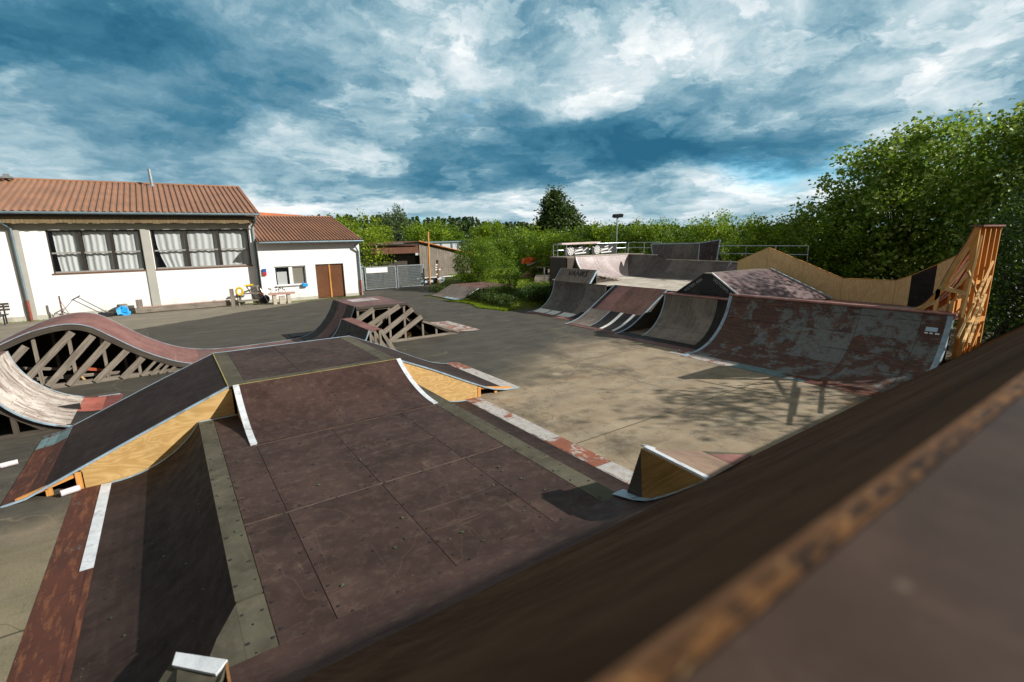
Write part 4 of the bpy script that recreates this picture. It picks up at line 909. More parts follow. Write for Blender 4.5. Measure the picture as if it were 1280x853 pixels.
for k, (xa, xb) in enumerate(((17.75, 19.55), (19.75, 21.75))):
    t = thing('banner', ('left', 'right')[k]+' one of the two black banners with a painted white wheel on the rear railing', 'banner', (xa, 20.3, 2.5))
    MB().box(xa, xb, 20.33, 20.36, 2.49, 3.0).build('sheet', M['panel'], t)
    g_ = MB(); cx, cz = xa+.42, 2.72
    for r0_, r1_ in ((.20, .235), (.11, .15)):
        for i in range(20):
            a0, a1 = i*math.pi/10, (i+1)*math.pi/10
            g_.face([(cx+r1_*math.cos(a0), 20.322, cz+r1_*math.sin(a0)), (cx+r1_*math.cos(a1), 20.322, cz+r1_*math.sin(a1)), (cx+r0_*math.cos(a1), 20.322, cz+r0_*math.sin(a1)), (cx+r0_*math.cos(a0), 20.322, cz+r0_*math.sin(a0))])
    for i in range(7):
        a0 = i*math.tau/7; g_.beam((cx+.03*math.cos(a0), 20.32, cz+.03*math.sin(a0)), (cx+.19*math.cos(a0), 20.32, cz+.19*math.sin(a0)), .004, .045, (math.sin(a0)*-1, 0, math.cos(a0)))
    for a_, b_, w_ in (((.72, 2.56), (1.55, 2.6), .07), ((.72, 2.7), (1.3, 2.78), .09), ((1.0, 2.86), (1.3, 2.94), .05), ((1.3, 2.66), (1.65, 2.86), .05), ((.05, 2.92), (.3, 2.8), .03), ((.68, 2.6), (.78, 2.8), .04)):
        g_.beam((xa+a_[0], 20.32, a_[1]), (xa+b_[0], 20.32, b_[1]), .004, w_, (0, 0, 1))
    g_.build('painted_wheel', M['whiteframe'], t)
o = MB().beam((17.35, 20.3, 3.1), (20.2, 20.3, 3.13), .35, .09).build('plank', simple('pink_white_board', (.66, .52, .50), .6, 0, .15, 4)); tag(o, 'pink and white board resting on top of the left railing', 'plank')

# plywood zig-zag wall
t = thing('plywood_wall', 'zig-zag topped wall of tan plywood sheets behind the big rusty quarter pipe', 'wall', (19, 8, 0))
XW = 19.0
def tp(u, v, x=XW): q = X(u, v, x); return q
T = [tp(961, 310), tp(1005, 328), tp(1053, 348.5), tp(1120, 351), tp(1140, 344.5), tp(1172, 331), tp(1215, 311)]
mts = ['tanply', 'tanply', 'tanply', 'tanply', 'blackply', 'tanply']
for i in range(len(T)-1):
    a, b = T[i], T[i+1]; z0 = .9; ga = Vector((0, -.008, 0))
    if i == 4: b0 = Vector((XW, tp(1190, 350).y, z0)); a0 = Vector((XW, a.y, z0))
    MB().poly([Vector((XW, a.y, z0)), a, b-ga, Vector((XW, b.y-ga.y, z0))][::-1], .02).build('black_sheet' if i == 4 else 'sheet', M[mts[i]], t)
q0 = X(922, 327, 20.6); MB().poly([Vector((20.6, q0.y, 1.4)), q0, T[0]+Vector((0, .01, 0)), Vector((XW, T[0].y+.01, 1.4))][::-1], .02).build('sheet', M['yply'], t)
mb = MB(); L_ = [q0]+T
for a, b in zip(L_, L_[1:]): mb.beam(a+Vector((.02, 0, .008)), b+Vector((.02, 0, .008)), .05, .02)
pieces(mb, 'top_rail', M['pineorange'], t)
mb = MB()
for q in T: mb.box(XW+.03, XW+.10, q.y-.04, q.y+.04, 0, q.z-.03); mb.beam((XW+.08, q.y, q.z*.8), (XW+1.0, q.y, .2), .05, .08)
pieces(mb, 'brace', M['timberdark'], t)

# vertical timber tower with curved face
t = thing('vert_tower', 'tall orange timber vert ramp tower seen from its studded back, right end of the row', 'ramp tower', (15.3, 3.3, 0))
XT0, XT1 = 14.55, 16.35
VP = smooth([(4.45, 1.42), (4.2, 1.56), (3.93, 1.82), (3.74, 2.12), (3.63, 2.45), (3.5, 2.85), (3.38, 3.15), (3.26, 3.54)], 4)
VPs = [(s*.972, z) for s, z in VP]
surface('riding_surface', 'y', VPs, XT0, XT1, M['brownply'], t, th=.02)
sd = MB(); sweep('y', VPs, XT0, XT0+.03, -.02, -.13, sd); sweep('y', VPs, XT1-.03, XT1, -.02, -.13, sd); pieces(sd, 'curved_rib', M['pineorange'], t)
MB().box(XT0-.03, XT1+.03, 3.0, 3.22, 3.54, 3.575).build('top_board', M['redply'], t)
yB = 3.06
for x_ in (XT0+.035, 15.0, 15.45, 15.9, XT1-.035): MB().box(x_-.03, x_+.03, yB, yB+.11, .05, 3.54).build('stud', M['pineorange'] if x_ > 14.7 else M['tanply'] if 0 else M['pineorange'], t)
MB().box(XT0+.07, XT1-.07, 3.30, 3.32, 1.5, 1.9).box(XT0, XT1, yB+.02, yB+.09, 2.25, 2.33).box(XT0, XT1, yB+.02, yB+.09, .9, .98).build('cross_rail', M['pineorange'], t)
bk = MB(); sweep('y', clip(VPs, 3.17, 4.0), XT0+.04, XT1-.04, -.022, -.03, bk); bk.build('inner_lining', woodmat('red_backing_ply', (.16, .045, .02), (.26, .08, .035)), t)
fr = MB(); x_ = XT0+.02
fr.box(x_-.02, x_+.03, 3.56, 3.64, .2, 2.2); fr.beam((x_, 3.62, 2.2), (x_, 3.1, 2.08), .04, .09); fr.beam((x_, 3.55, 2.24), (x_, 3.2, 3.1), .04, .05); fr.beam((x_, 3.45, 2.2), (x_, 3.15, 2.8), .04, .05); fr.beam((x_, 3.3, 2.2), (x_, 3.13, 2.5), .04, .05)
fr.beam((x_, 4.15, 1.5), (x_, 3.62, 1.86), .04, .09)
for k in (3.22, 3.34, 3.46): fr.box(x_+.3, x_+.34, k-.02, k+.02, 1.5, 2.1)
pieces(fr, 'framing_board', M['pine'], t)
for (u0, v0, y0), (u1, v1, y1) in (((1226, 299, 2.98), (1203.6, 393.6, 2.75)), ((1240.5, 329, 2.98), (1218, 378, 2.7)), ((1238, 347, 2.98), (1204.7, 427, 2.3)), ((1211.4, 342, 2.99), (1227, 385, 2.9)), ((1218, 380, 2.8), (1198, 420, 2.5)), ((1232, 370, 2.98), (1212, 428, 2.4))):
    a, b = Y(u0, v0, y0), Y(u1, v1, y1); MB().beam(a, b, .035, .045, ext=.1).build('brace', M['pine'], t)
mb = MB()
for x_ in (14.45, 14.6, 14.8, 15.1, 15.5): mb.box(x_-.03, x_+.03, 2.98, 3.05, 0, 1.45)
mb.beam((14.4, 2.95, .1), (15.4, 2.95, 1.3), .04, .09); mb.box(14.35, 15.6, 2.93, 2.98, 1.38, 1.48); pieces(mb, 'framing_board', M['pineorange'], t)
# far kicker by the hedge
KP = smooth([(13.5, .01), (13.8, .06), (14.3, .27), (15.0, .60)], 4)
t = thing('kicker_ramp', 'grey weathered kicker ramp with a flat table, beside the low hedge', 'kicker', (15, 26.5, 0))
surface('riding_surface', 'x', KP, 24.85, 28.3, M['greyply2'], t); surface('toe_patch', 'x', clip(KP, 13.5, 13.75), 24.85, 26.6, M['blueedge'], t, lift=.006, th=.004)
sheets('deck', [15.0, 16.2, 17.5], [24.85, 26.5, 28.3], .60, M['redply2'], t); edge('x', KP, 24.85, 1, M['white'], t, w=.05); MB().box(15, 17.5, 24.84, 24.88, .53, .603).build('edge_strip', M['timberdark'], t)
mb = MB(); wood_posts(mb, (15.2, 16.3, 17.4), (24.95, 28.2), .57); mb.box(15, 17.4, 24.93, 24.97, .45, .55); pieces(mb, 'post', M['timberdark'], t)
# ================================================================== GROUND
def gridmesh(x0, x1, y0, y1, nx, ny, fn):
    mb = MB(); xs = np.linspace(x0, x1, nx+1); ys = np.linspace(y0, y1, ny+1)
    V = [(x, y, fn(x, y)) for y in ys for x in xs]; me = bpy.data.meshes.new('m')
    F = [(j*(nx+1)+i, j*(nx+1)+i+1, (j+1)*(nx+1)+i+1, (j+1)*(nx+1)+i) for j in range(ny) for i in range(nx)]
    me.from_pydata(V, [], F); me.polygons.foreach_set('use_smooth', [True]*len(F)); return me
def sstep(x): x = max(0, min(1, x)); return x*x*(3-2*x)
def terr(x, y):
    h = .55*sstep((x-13.3)/2.6)*sstep((y-19.2)/1.2)
    if y > 27.5: h *= sstep((x-15.3)/2.2) if y < 33 else sstep((x-17.0)/2.0)
    if 24.3 < y < 28.8 and x < 18: h *= .15
    h = max(h, .5*sstep((x-23)/3))
    return -.04+h+(.05*math.sin(x*1.7+y)*math.cos(y*1.3) if h > .1 else 0)
n = 40; me = bpy.data.meshes.new('g'); V = [(0, 0, -.3)]; F = []
for k, rr_ in enumerate((60, 300, 1500, 5000)):
    V += [(rr_*math.cos(i*math.tau/n), rr_*math.sin(i*math.tau/n), -.3) for i in range(n)]
    for i in range(n):
        j = (i+1) % n
        F.append((0, 1+i, 1+j) if k == 0 else (1+(k-1)*n+i, 1+k*n+i, 1+k*n+j, 1+(k-1)*n+j))
me.from_pydata(V, [], F); me.materials.append(M['field']); tag(link('ground', me), kind='structure')
me = gridmesh(13.0, 75, -30, 75, 124, 210, terr); me.materials.append(M['field']); tag(link('garden_terrain', me), kind='structure')
me = gridmesh(-60, 13.0, 33, 75, 10, 10, lambda x, y: -.05); me.materials.append(M['field']); tag(link('field_behind_buildings', me), kind='structure')
me = bpy.data.meshes.new('yard'); vs = []; fs = []
edge_pts = [(13.1, y_) for y_ in np.linspace(19.3, 28.4, 19)]
for x0, x1, y0, y1 in ((-60, 13.1, -30, 36), (13.1, 15.7, 28.6, 36), (13.1, 23.0, -12, 19.35), (15.7, 17.2, 31.8, 36)):
    i = len(vs); vs += [(x0, y0, 0), (x1, y0, 0), (x1, y1, 0), (x0, y1, 0)]; fs.append((i, i+1, i+2, i+3))
me.from_pydata(vs, [], fs); me.materials.append(M['yard']); tag(link('yard_pavement', me), kind='structure')

# ================================================================== MAIN HALL
YW, XR = 32.25, 4.42
t = thing('hall', 'long white hall with brown ribbed metal roof, concrete piers and two bands of curtained windows', 'building', (-2, 35, 0))
XL = -19.0
wins = [(-15.1, -10.6), (-10.15, -5.75), (-4.48, -.87), (-.44, 4.12)]; wins = [(-15.2, -11.5), (-11.0, -7.1), (-4.48, -.87), (-.44, 4.12)]
wb = MB(); wz0, wz1 = 2.2, 4.24
wb.box(XL, XR, YW, YW+.3, .25, wz0)
xs = [XL]+[c for w_ in wins for c in w_]+[XR]
for i in range(0, len(xs), 2): wb.box(xs[i], xs[i+1], YW, YW+.3, wz0, wz1)
wb.box(XL, XL+.3, YW, 44.8, .25, 5.0).box(XR-.3, XR, YW+.3, 44.8, .25, 5.0).box(XL, XR, 44.5, 44.8, 0, 5)
wb.build('wall', M['plaster'], t)
gb = MB()
for x_ in (XL+.02, XR-.28): gb.poly([(x_, YW+.3, 5.0), (x_, 44.8, 5.0), (x_, 38.5, 7.0)], .25)
gb.build('gable', M['plaster'], t)
MB().box(XL, XR+.02, YW-.03, YW+.33, 0, .25).build('plinth', M['plinth'], t)
MB().box(XL, XR+.01, YW-.04, YW+.3, 4.245, 4.62).build('ring_beam', M['greyconc'], t)
for x_ in (-.85, -5.75, -11.4, -15.6): MB().box(x_, x_+.38, YW-.055, YW+.2, .0, 4.62).build('pier', M['greyconc'], t)
MB().box(XR-.12, XR+.03, YW-.05, YW+.2, 0, 4.62).build('pier', M['greyconc'], t)
fs_ = MB(); x_ = XL
while x_ < XR: fs_.box(x_, x_+.145, YW-.40, YW-.37, 4.56+random.uniform(-.03, .03), 4.86); x_ += .15
fs_.box(XL, XR, YW-.37, YW, 4.6, 4.63); fs_.build('fascia', M['fascia'], t)
MB().box(XL, XR+.05, YW-.55, YW-.38, 4.86, 4.95).build('soffit_board', M['darkframe'], t)
def ribroof(x0, x1, ye, ze, yr_, zr, pitch, mat, parent, name='roof'):
    mb = MB(); x = x0
    def row(pts, y0, z0, y1, z1):
        for (a, ha), (b, hb) in zip(pts, pts[1:]): mb.face([(a, y0, z0+ha), (b, y0, z0+hb), (b, y1, z1+hb), (a, y1, z1+ha)], [(a, 0), (b, 0), (b, 7), (a, 7)])
    pts = []
    while x < x1-1e-6:
        pts += [(x, 0), (x+pitch*.42, 0), (x+pitch*.52, .07), (x+pitch*.86, .07)]; x += pitch
    pts.append((x, 0)); row(pts, ye, ze, yr_, zr)
    mb.face([(x0, ye, ze-.02), (x0, yr_, zr-.02), (x, yr_, zr-.02), (x, ye, ze-.02)])
    return mb, pts, row, x
mb, pts, row, xe = ribroof(XL-.3, XR+.1, 31.66, 5.06, 38.6, 7.12, .27, M['roof'], t)
row(pts, 45.5, 5.06, 38.6, 7.12); mb.build('roof', M['roof'], t)
MB().tube((XL-.3, 38.6, 7.13), (xe, 38.6, 7.13), .09, n=8).build('ridge_cap', M['roof'], t)
MB().poly([(xe+.01, 31.62, 4.98), (xe+.01, 38.6, 7.05), (xe+.01, 38.6, 7.2), (xe+.01, 31.62, 5.13)], .03).build('verge_trim', M['tileorange'], t)
MB().tube((XL-.3, 31.6, 5.03), (xe+.03, 31.6, 5.03), .065, n=10).build('gutter', M['zinc'], t)
def pipe(parent, pts, r, mat=None, name='downpipe'):
    m_ = MB()
    for a, b in zip(pts, pts[1:]): m_.tube(a, b, r, n=9)
    return m_.build(name, mat or M['zinc'], parent)
pipe(t, [(-6.05, 31.6, 5.0), (-6.0, 31.75, 4.75), (-5.62, 32.12, 4.35), (-5.6, 32.14, 1.0)], .055); pipe(t, [(-5.6, 32.14, 1.0), (-5.6, 32.14, .02)], .065, M['redpipe'], 'pipe_sleeve')
pipe(t, [(4.5, 31.6, 5.0), (4.5, 31.75, 4.7), (4.33, 32.05, 4.35), (4.33, 32.05, .1)], .055)
def window(parent, x0, x1, z0, z1, n, yw, curtain, depth=.14):
    f = MB(); y0 = yw+.06
    f.box(x0, x1, y0, y0+.07, z1-.07, z1).box(x0, x1, y0, y0+.07, z0, z0+.06).box(x0, x0+.06, y0, y0+.07, z0+.06, z1-.07).box(x1-.06, x1, y0, y0+.07, z0+.06, z1-.07)
    w = (x1-x0)/n
    for i in range(1, n): f.box(x0+w*i-.06, x0+w*i+.06, y0-.005, y0+.075, z0+.06, z1-.07)
    o = f.build('window', M['darkframe'], parent)
    bars = MB(); zb_ = z0+(z1-z0)*.47
    for i in range(n): bars.box(x0+w*i+.07, x0+w*(i+1)-.07, y0+.0, y0+.05, zb_-.035, zb_+.035)
    bars.box(x0+.06, x1-.06, y0-.01, y0+.06, z0+.0, z0+.075); bars.build('frame', M['greyframe'], o)
    MB().box(x0-.04, x1+.04, yw-.05, y0, z0-.05, z0+.002).build('sill', simple('brown_sill', (.18, .075, .04), .6), o)
    MB().box(x0+.03, x1-.03, y0+.03, y0+.035, z0+.03, z1-.03).build('glass', M['glass'], o)
    MB().box(x0-.1, x1+.1, yw+1.6, yw+1.62, z0-.3, z1+.3).build('dark_interior', M['black'], o)
    for i in range(n):
        a, b = x0+w*i+.05, x0+w*(i+1)-.05
        if curtain == 'gap' and i == 0: a_top, a_bot = a+.12, a+.45
        elif i == 0: a_top = a+.16; a_bot = a+.22
        else: a_top = a_bot = a+.04
        c = MB(); m_ = 44; zs = [z1-.05, z0+(z1-z0)*.6, z0+(z1-z0)*.3, z0+.03]
        def cp(k, q):
            fr_ = k/m_; al = a_top+(a_bot-a_top)*(q/3)**2; x_ = al+(b-al)*fr_; return (x_, yw+.22+.020*math.sin(fr_*m_*.62+i*2+q*.25)+.02*math.sin(fr_*9+i), zs[q])
        for q in range(3):
            for k in range(m_): c.face([cp(k, q), cp(k, q+1), cp(k+1, q+1), cp(k+1, q)])
        c.build('curtain', M['curtain'], o, True)
for i, (a, b) in enumerate(wins): window(t, a, b, wz0, wz1, 3, YW, 'gap' if i in (3,) else 'full')
pc = Vector((.35, 38.0, 6.9)); q_ = Y(190, 231, 38.0)
o = MB().tube((q_.x, 38.0, 6.85), (q_.x-.03, 38.0, 7.95), .085, n=14).build('flue_pipe', M['galv'], t); MB().tube((q_.x, 38, 6.9), (q_.x, 38, 7.05), .2, .1, 12).build('flashing', M['galv'], o)
q_ = Y(9, 226, 38.0); MB().box(q_.x-.25, q_.x+.25, 37.8, 38.3, 7.1, 7.2).box(q_.x-.12, q_.x+.12, 37.9, 38.2, 7.2, 7.33).build('roof_vent', M['galv'], t)

# ================================================================== ANNEX
YA = 31.75
t = thing('annex', 'small white annex with brown ribbed roof, herringbone wooden door and one white window', 'building', (7.3, 34, 0))
xd0, xd1, zd1 = 7.5, 9.2, 2.1; xw0, xw1, w0, w1 = 5.18, 6.92, .93, 2.07; XA1 = 10.3
wb = MB(); wb.box(4.43, xw0, YA, YA+.25, .18, 3.5).box(xw0, xw1, YA, YA+.25, .18, w0).box(xw0, xw1, YA, YA+.25, w1, 3.5).box(xw1, xd0, YA, YA+.25, .18, 3.5).box(xd0, xd1, YA, YA+.25, zd1, 3.5).box(xd1, XA1, YA, YA+.25, .18, 3.5)
wb.box(XA1-.25, XA1, YA+.25, 44, .18, 3.5).box(4.43, XA1, 44, 44.25, 0, 3.5); wb.build('wall', M['plaster'], t)
MB().poly([(XA1-.01, YA+.0, 3.5), (XA1-.01, 44.2, 3.5), (XA1-.01, 37.8, 5.1)], .22).build('gable', M['plaster'], t)
MB().box(4.43, xd0, YA-.02, YA+.1, 0, .18).box(xd1, XA1+.02, YA-.02, YA+.1, 0, .18).build('plinth', M['plinth'], t)
mb, pts, row, xe = ribroof(4.45, XA1+.12, YA-.38, 3.5, 37.9, 5.2, .2, M['roof'], t); row(pts, 44.8, 3.5, 37.9, 5.2); mb.build('roof', M['roof'], t)
MB().tube((4.45, 37.9, 5.21), (xe, 37.9, 5.21), .08).build('ridge_cap', M['roof'], t)
MB().tube((4.5, YA-.44, 3.46), (xe+.03, YA-.44, 3.46), .06, n=10).build('gutter', M['zinc'], t)
MB().poly([(xe+.01, YA-.4, 3.4), (xe+.01, 37.9, 5.1), (xe+.01, 37.9, 5.25), (xe+.01, YA-.4, 3.55)], .03).build('verge_trim', M['darkframe'], t)
pipe(t, [(10.25, YA-.42, 3.42), (9.98, YA-.2, 3.15), (10.2, YA-.07, 2.8), (10.2, YA-.07, 1.0)], .05); pipe(t, [(10.2, YA-.07, 1.0), (10.2, YA-.07, .02)], .06, M['redpipe'], 'pipe_sleeve')
dr = MB(); dm = (xd0+xd1)/2
for sgn, (a, b) in ((1, (xd0+.03, dm-.05)), (-1, (dm+.05, xd1-.03))):
    zc = -.6
    while zc < zd1+.2:
        z0_, z1_ = zc, zc+.62
        if sgn < 0: z0_, z1_ = z1_, z0_
        pa, pb = [a, z0_], [b, z1_]
        q0_, q1_ = (pa, pb)
        zl = [max(.03, min(zd1-.04, v_)) for v_ in (z0_, z0_+.10, z1_+.10, z1_)]
        if zl[1]-zl[0] > .005 or zl[2]-zl[3] > .005:
            dr.face([(a, YA+.09, zl[0]), (b, YA+.09, zl[3]), (b, YA+.09, zl[2]), (a, YA+.09, zl[1])], [(0, zc*7), (1, zc*7), (1, zc*7+.1), (0, zc*7+.1)])
        zc += .125
o = dr.build('door', M['door'], t); MB().box(dm-.045, dm+.045, YA+.06, YA+.1, .02, zd1-.03).build('centre_post', M['pineorange'], o)
fr = MB(); fr.box(xd0-.01, xd1+.01, YA+.05, YA+.12, zd1-.03, zd1+.0); fr.build('frame', M['darkframe'], o)
MB().box(xd0, xd1, YA+.14, YA+.16, 0, zd1).build('backing', M['black'], o)
f = MB(); f.box(xw0, xw1, YA+.06, YA+.12, w1-.06, w1).box(xw0, xw1, YA+.05, YA+.12, w0, w0+.07).box(xw0, xw0+.06, YA+.06, YA+.12, w0, w1).box(xw1-.06, xw1, YA+.06, YA+.12, w0, w1).box(5.98, 6.18, YA+.055, YA+.12, w0, w1)
o = f.build('window', M['whiteframe'], t)
MB().box(xw0+.03, xw1-.03, YA+.085, YA+.09, w0+.05, w1-.05).build('glass', M['glass'], o)
MB().box(6.19, xw1-.06, YA+.13, YA+.14, w0+.05, w1-.03).build('blind', M['blind'], o); MB().box(5.32, 5.86, YA+.14, YA+.15, w0+.05, w1-.32).build('net_curtain', M['curtain'], o)
MB().box(xw0, xw1, YA+.3, YA+.32, w0, w1).build('dark_interior', M['black'], o); MB().box(xw0-.04, xw1+.04, YA-.06, YA+.05, w0-.05, w0-.002).build('sill', M['greyframe'], o)
# bits fixed to or standing at the walls
o = thing('wall_box', 'small blue and red box fixed on the white wall beside the corner downpipe', 'wall box', (4.62, YA-.05, 1.75))
MB().box(4.56, 4.74, YA-.09, YA-.002, 1.78, 1.98).build('upper_half', M['bluebox'], o); MB().box(4.56, 4.74, YA-.09, YA-.002, 1.6, 1.777).build('lower_half', M['redpl'], o)
o = MB().obox((6.78, YA-.09, .90), (.15, 0, 0), (0, .07, 0), (0, 0, .085)).obox((6.68, YA-.1, .94), (.06, 0, .01), (0, .05, 0), (0, 0, .09)).build('blue_cloth', M['bluecloth']); tag(o, 'bright blue cloth hanging from the right end of the annex window sill', 'cloth')
o = thing('stone_table', 'low table of a pink stone slab on pale block legs, left of the annex window', 'table', (5.1, 30.8, 0))
MB().poly([(4.55, 30.5, .63), (5.95, 30.5, .63), (6.0, 30.95, .63), (4.6, 31.0, .63)][::1], .09).build('tabletop', M['pinkstone'], o)
for x_ in (4.85, 5.6): MB().box(x_-.09, x_+.09, 30.55, 30.9, 0, .54).build('leg', M['stone'], o)
MB().box(5.1, 5.4, 30.6, 30.85, 0, .42).build('block', M['stone'], o)
g0 = MB()
for k in range(9):
    a = Vector((random.uniform(4.7, 5.8), random.uniform(30.7, 30.9), .63)); g0.tube(a, a+Vector((random.uniform(-.12, .12), 0, random.uniform(.1, .4))), .008, .004, 5)
    g0.obox(a+Vector((random.uniform(-.1, .1), 0, .15+.2*random.random())), (.03, 0, .02), (0, .02, 0), (-.01, 0, .03))
tag(g0.build('dry_twigs', M['timberdark']), 'thin dry twigs standing on the pink stone table', 'twigs')
# workbench with yellow tool
o = thing('workbench', 'grey wooden folding workbench frame against the white wall by the corner downpipe', 'workbench', (3.7, 31.5, 0))
MB().box(3.1, 4.2, 31.3, 31.6, .62, .68).build('shelf', M['timber'], o); MB().box(3.1, 4.2, 31.25, 31.6, .22, .28).build('shelf', M['timber'], o); MB().box(3.6, 4.25, 31.5, 31.6, 1.02, 1.07).build('shelf', M['timber'], o)
for a, b in (((3.12, 31.28, 0), (3.05, 31.5, .66)), ((4.22, 31.28, 0), (4.12, 31.5, 1.05)), ((3.2, 31.6, 0), (3.2, 31.6, .65)), ((4.1, 31.6, 0), (3.6, 31.6, 1.05))): MB().beam(a, b, .06, .06).build('leg', M['timber'], o)
MB().beam((3.3, 31.42, .7), (4.1, 31.45, .95), .03, .08).build('cross_rail', M['timberdark'], o)
g0 = MB(); c0 = Vector((3.2, 31.3, .82))
for i in range(14):
    a0, a1 = i*math.tau/14, (i+1)*math.tau/14
    g0.tube(c0+Vector((.16*math.cos(a0), 0, .2*math.sin(a0))), c0+Vector((.16*math.cos(a1), 0, .2*math.sin(a1))), .06, n=7)
tag(g0.build('cable_reel', M['yellow']), 'coil of yellow hose hanging on the left end of the workbench', 'hose')
tag(MB().obox((3.72, 31.45, 1.12), (.22, 0, .02), (0, .05, 0), (0, 0, .04)).build('spirit_level', M['yellow']), 'short yellow bar lying on top of the workbench', 'bar')
tag(MB().box(2.72, 2.92, 31.35, 31.5, 0, .98).build('upright_board', M['timber']), 'grey board standing upright between the long log and the workbench', 'board')
o = thing('wheelbarrow', 'dark upturned wheelbarrow leaning between the workbench and the stone table', 'wheelbarrow', (4.45, 31.3, 0))
MB().tube((4.42, 31.2, .28), (4.42, 31.3, .28), .26, n=16).build('tyre', M['black'], o); MB().tube((4.25, 31.25, .9), (4.6, 31.1, .03), .025).build('handle', M['galv'], o); MB().obox((4.3, 31.3, .7), (.05, 0, .02), (0, .05, 0), (0, 0, .16)).build('grip', M['orange'], o)
# log + stumps + bag + handtruck etc.
o = thing('beam_log', 'long weathered squared log lying along the foot of the hall wall', 'log', (.7, 31.5, 0))
MB().beam((-1.55, 31.62, .17), (2.7, 31.7, .17), .26, .26).build('log', M['timber'], o); MB().beam((-1.4, 31.55, .33), (2.7, 31.62, .335), .06, .04).build('slat', M['pinkstone'], o)
tag(MB().box(-1.52, -1.25, 31.7, 31.9, .30, .70).build('wood_block', M['timber']), 'square wood block on the left end of the long log', 'block')
tag(MB().tube((-2.1, 31.9, 0), (-2.1, 31.9, .52), .24, .22, 14).build('tree_stump', M['timber']), 'short tree stump standing behind the bright blue bag by the hall wall', 'stump')
mb = MB(); 
for k in range(16):
    c = Vector((-2.05+random.uniform(-.16, .16), 31.5+random.uniform(-.08, .08), .04+random.random()*.3)); a = random.random()*3
    mb.obox(c, Vector((math.cos(a), .3, math.sin(a)))*.12, Vector((-math.sin(a), .2, math.cos(a)))*.11, Vector((0, .09, .02)))
tag(mb.build('plastic_bag', M['bluecloth']), 'crumpled bright blue plastic bag before the tree stump', 'bag')
o = thing('hand_cart', 'black tipped hand cart with long thin handle lying by the hall wall', 'cart', (-2.9, 31.4, 0))
MB().tube((-2.85, 31.5, .1), (-3.9, 31.5, .95), .018).tube((-2.7, 31.5, .2), (-3.7, 31.5, 1.05), .018).tube((-3.95, 31.5, .92), (-3.6, 31.5, 1.12), .025).tube((-4.5, 31.6, .25), (-3.85, 31.5, 1.0), .012).build('handle', M['black'], o)
MB().obox((-2.75, 31.45, .13), (.3, 0, -.03), (0, .2, 0), (.02, 0, .07)).build('tray', M['black'], o)
for y_ in (31.28, 31.6): MB().tube((-2.95, y_, .12), (-2.95, y_+.05, .12), .12, n=12).build('wheel', M['black'], o)
tag(MB().tube((-2.4, 31.8, .06), (-1.9, 31.75, .07), .07).tube((-2.6, 31.95, .05), (-2.2, 31.6, .06), .04).build('branch_wood', M['timberdark']), 'dark piece of branch on the ground between hand cart and blue bag', 'branch')
o = thing('metal_post', 'thin reddish brown stake with a leaning strut in front of the hall wall', 'stake', (-4.4, 31.7, 0)); MB().box(-4.43, -4.37, 31.7, 31.74, 0, 1.15).build('stake', M['redply2'], o); MB().tube((-4.38, 31.72, .9), (-4.1, 31.72, .05), .012).build('strut', M['redpipe'], o)
o = thing('garden_bench', 'dark slatted bench by the hall wall at the left edge', 'bench', (-6.9, 31.7, 0))
for z_, y_ in ((.44, 31.5), (.44, 31.62), (.44, 31.74)): MB().box(-8.0, -6.25, y_, y_+.09, z_, z_+.035).build('slat', M['timberdark'], o)
for z_ in (.62, .76, .88): MB().box(-8.0, -6.2, 31.86, 31.9, z_, z_+.09).build('backrest_slat', M['timberdark'], o)
for x_ in (-7.8, -6.4): MB().beam((x_, 31.5, 0), (x_, 31.55, .44), .05, .05).beam((x_, 31.92, 0), (x_, 31.9, .95), .05, .05).beam((x_, 31.5, .42), (x_, 31.9, .42), .05, .04).build('leg', M['black'], o)

# ================================================================== GATE, SHED, POSTS
YG = 34.2
o = thing('yard_gate', 'two-leaf galvanised yard gate with dark slats and a blank white sign', 'gate', (13.5, YG, 0))
for nme, a, b in (('gate_leaf', 11.35, 13.62), ('gate_leaf', 13.72, 15.75)):
    f = MB(); [f.box(a, b, YG-.03, YG+.03, z_, z_+.06) for z_ in (.06, 1.6)]; f.box(a, a+.06, YG-.03, YG+.03, .12, 1.6).box(b-.06, b, YG-.03, YG+.03, .12, 1.6); g_ = f.build(nme, M['galv'], o)
    s_ = MB(); z_ = .16
    while z_ < 1.56: s_.box(a+.06, b-.06, YG-.012, YG+.012, z_, z_+.085); z_ += .115
    s_.build('slats', simple('dark_grey_slat', (.10, .115, .115), .55, 0, .3, 5), g_)
for x_ in (11.2, 13.67, 15.85): MB().box(x_-.05, x_+.05, YG+.02, YG+.14, 0, 1.72 if x_ != 13.67 else 1.6).build('post', M['galv'], o)
MB().box(11.45, 13.0, YG-.045, YG-.033, 1.22, 1.58).build('sign', M['whiteframe'], o)
MB().beam((11.0, YG-.4, 1.9), (11.35, YG, 1.6), .05, .05).build('brace', M['galv'], o)
o = thing('open_shed', 'weathered grey board shed with orange roof edge and rusty front, behind the gate', 'shed', (16.8, 37, 0))
a = MB(); x_ = 13.0
while x_ < 16.75: a.box(x_, x_+.17, 37.6, 37.63, 0, 2.45); x_ += .18
a.build('rear_boards', M['timberdark'], o)
MB().poly([(12.85, 36.9, 2.42), (16.8, 36.9, 2.42), (16.8, 36.95, 3.12), (12.85, 36.95, 3.08)], .03).build('rusty_apron', M['rustsheet'], o)
a = MB(); x_ = 16.8
while x_ < 21.4:
    zt_ = 3.12-(x_-16.8)*.235; a.box(x_, x_+.2, 36.88+random.uniform(-.012, .012), 36.92, .0, zt_); x_ += .212
a.build('side_boards', M['timber'], o)
MB().poly([(16.75, 36.7, 3.28), (21.7, 36.7, 2.12), (21.7, 36.7, 2.22), (16.75, 36.7, 3.40)], .05).build('roof_edge', simple('orange_roof_edge', (.62, .24, .07), .6), o)
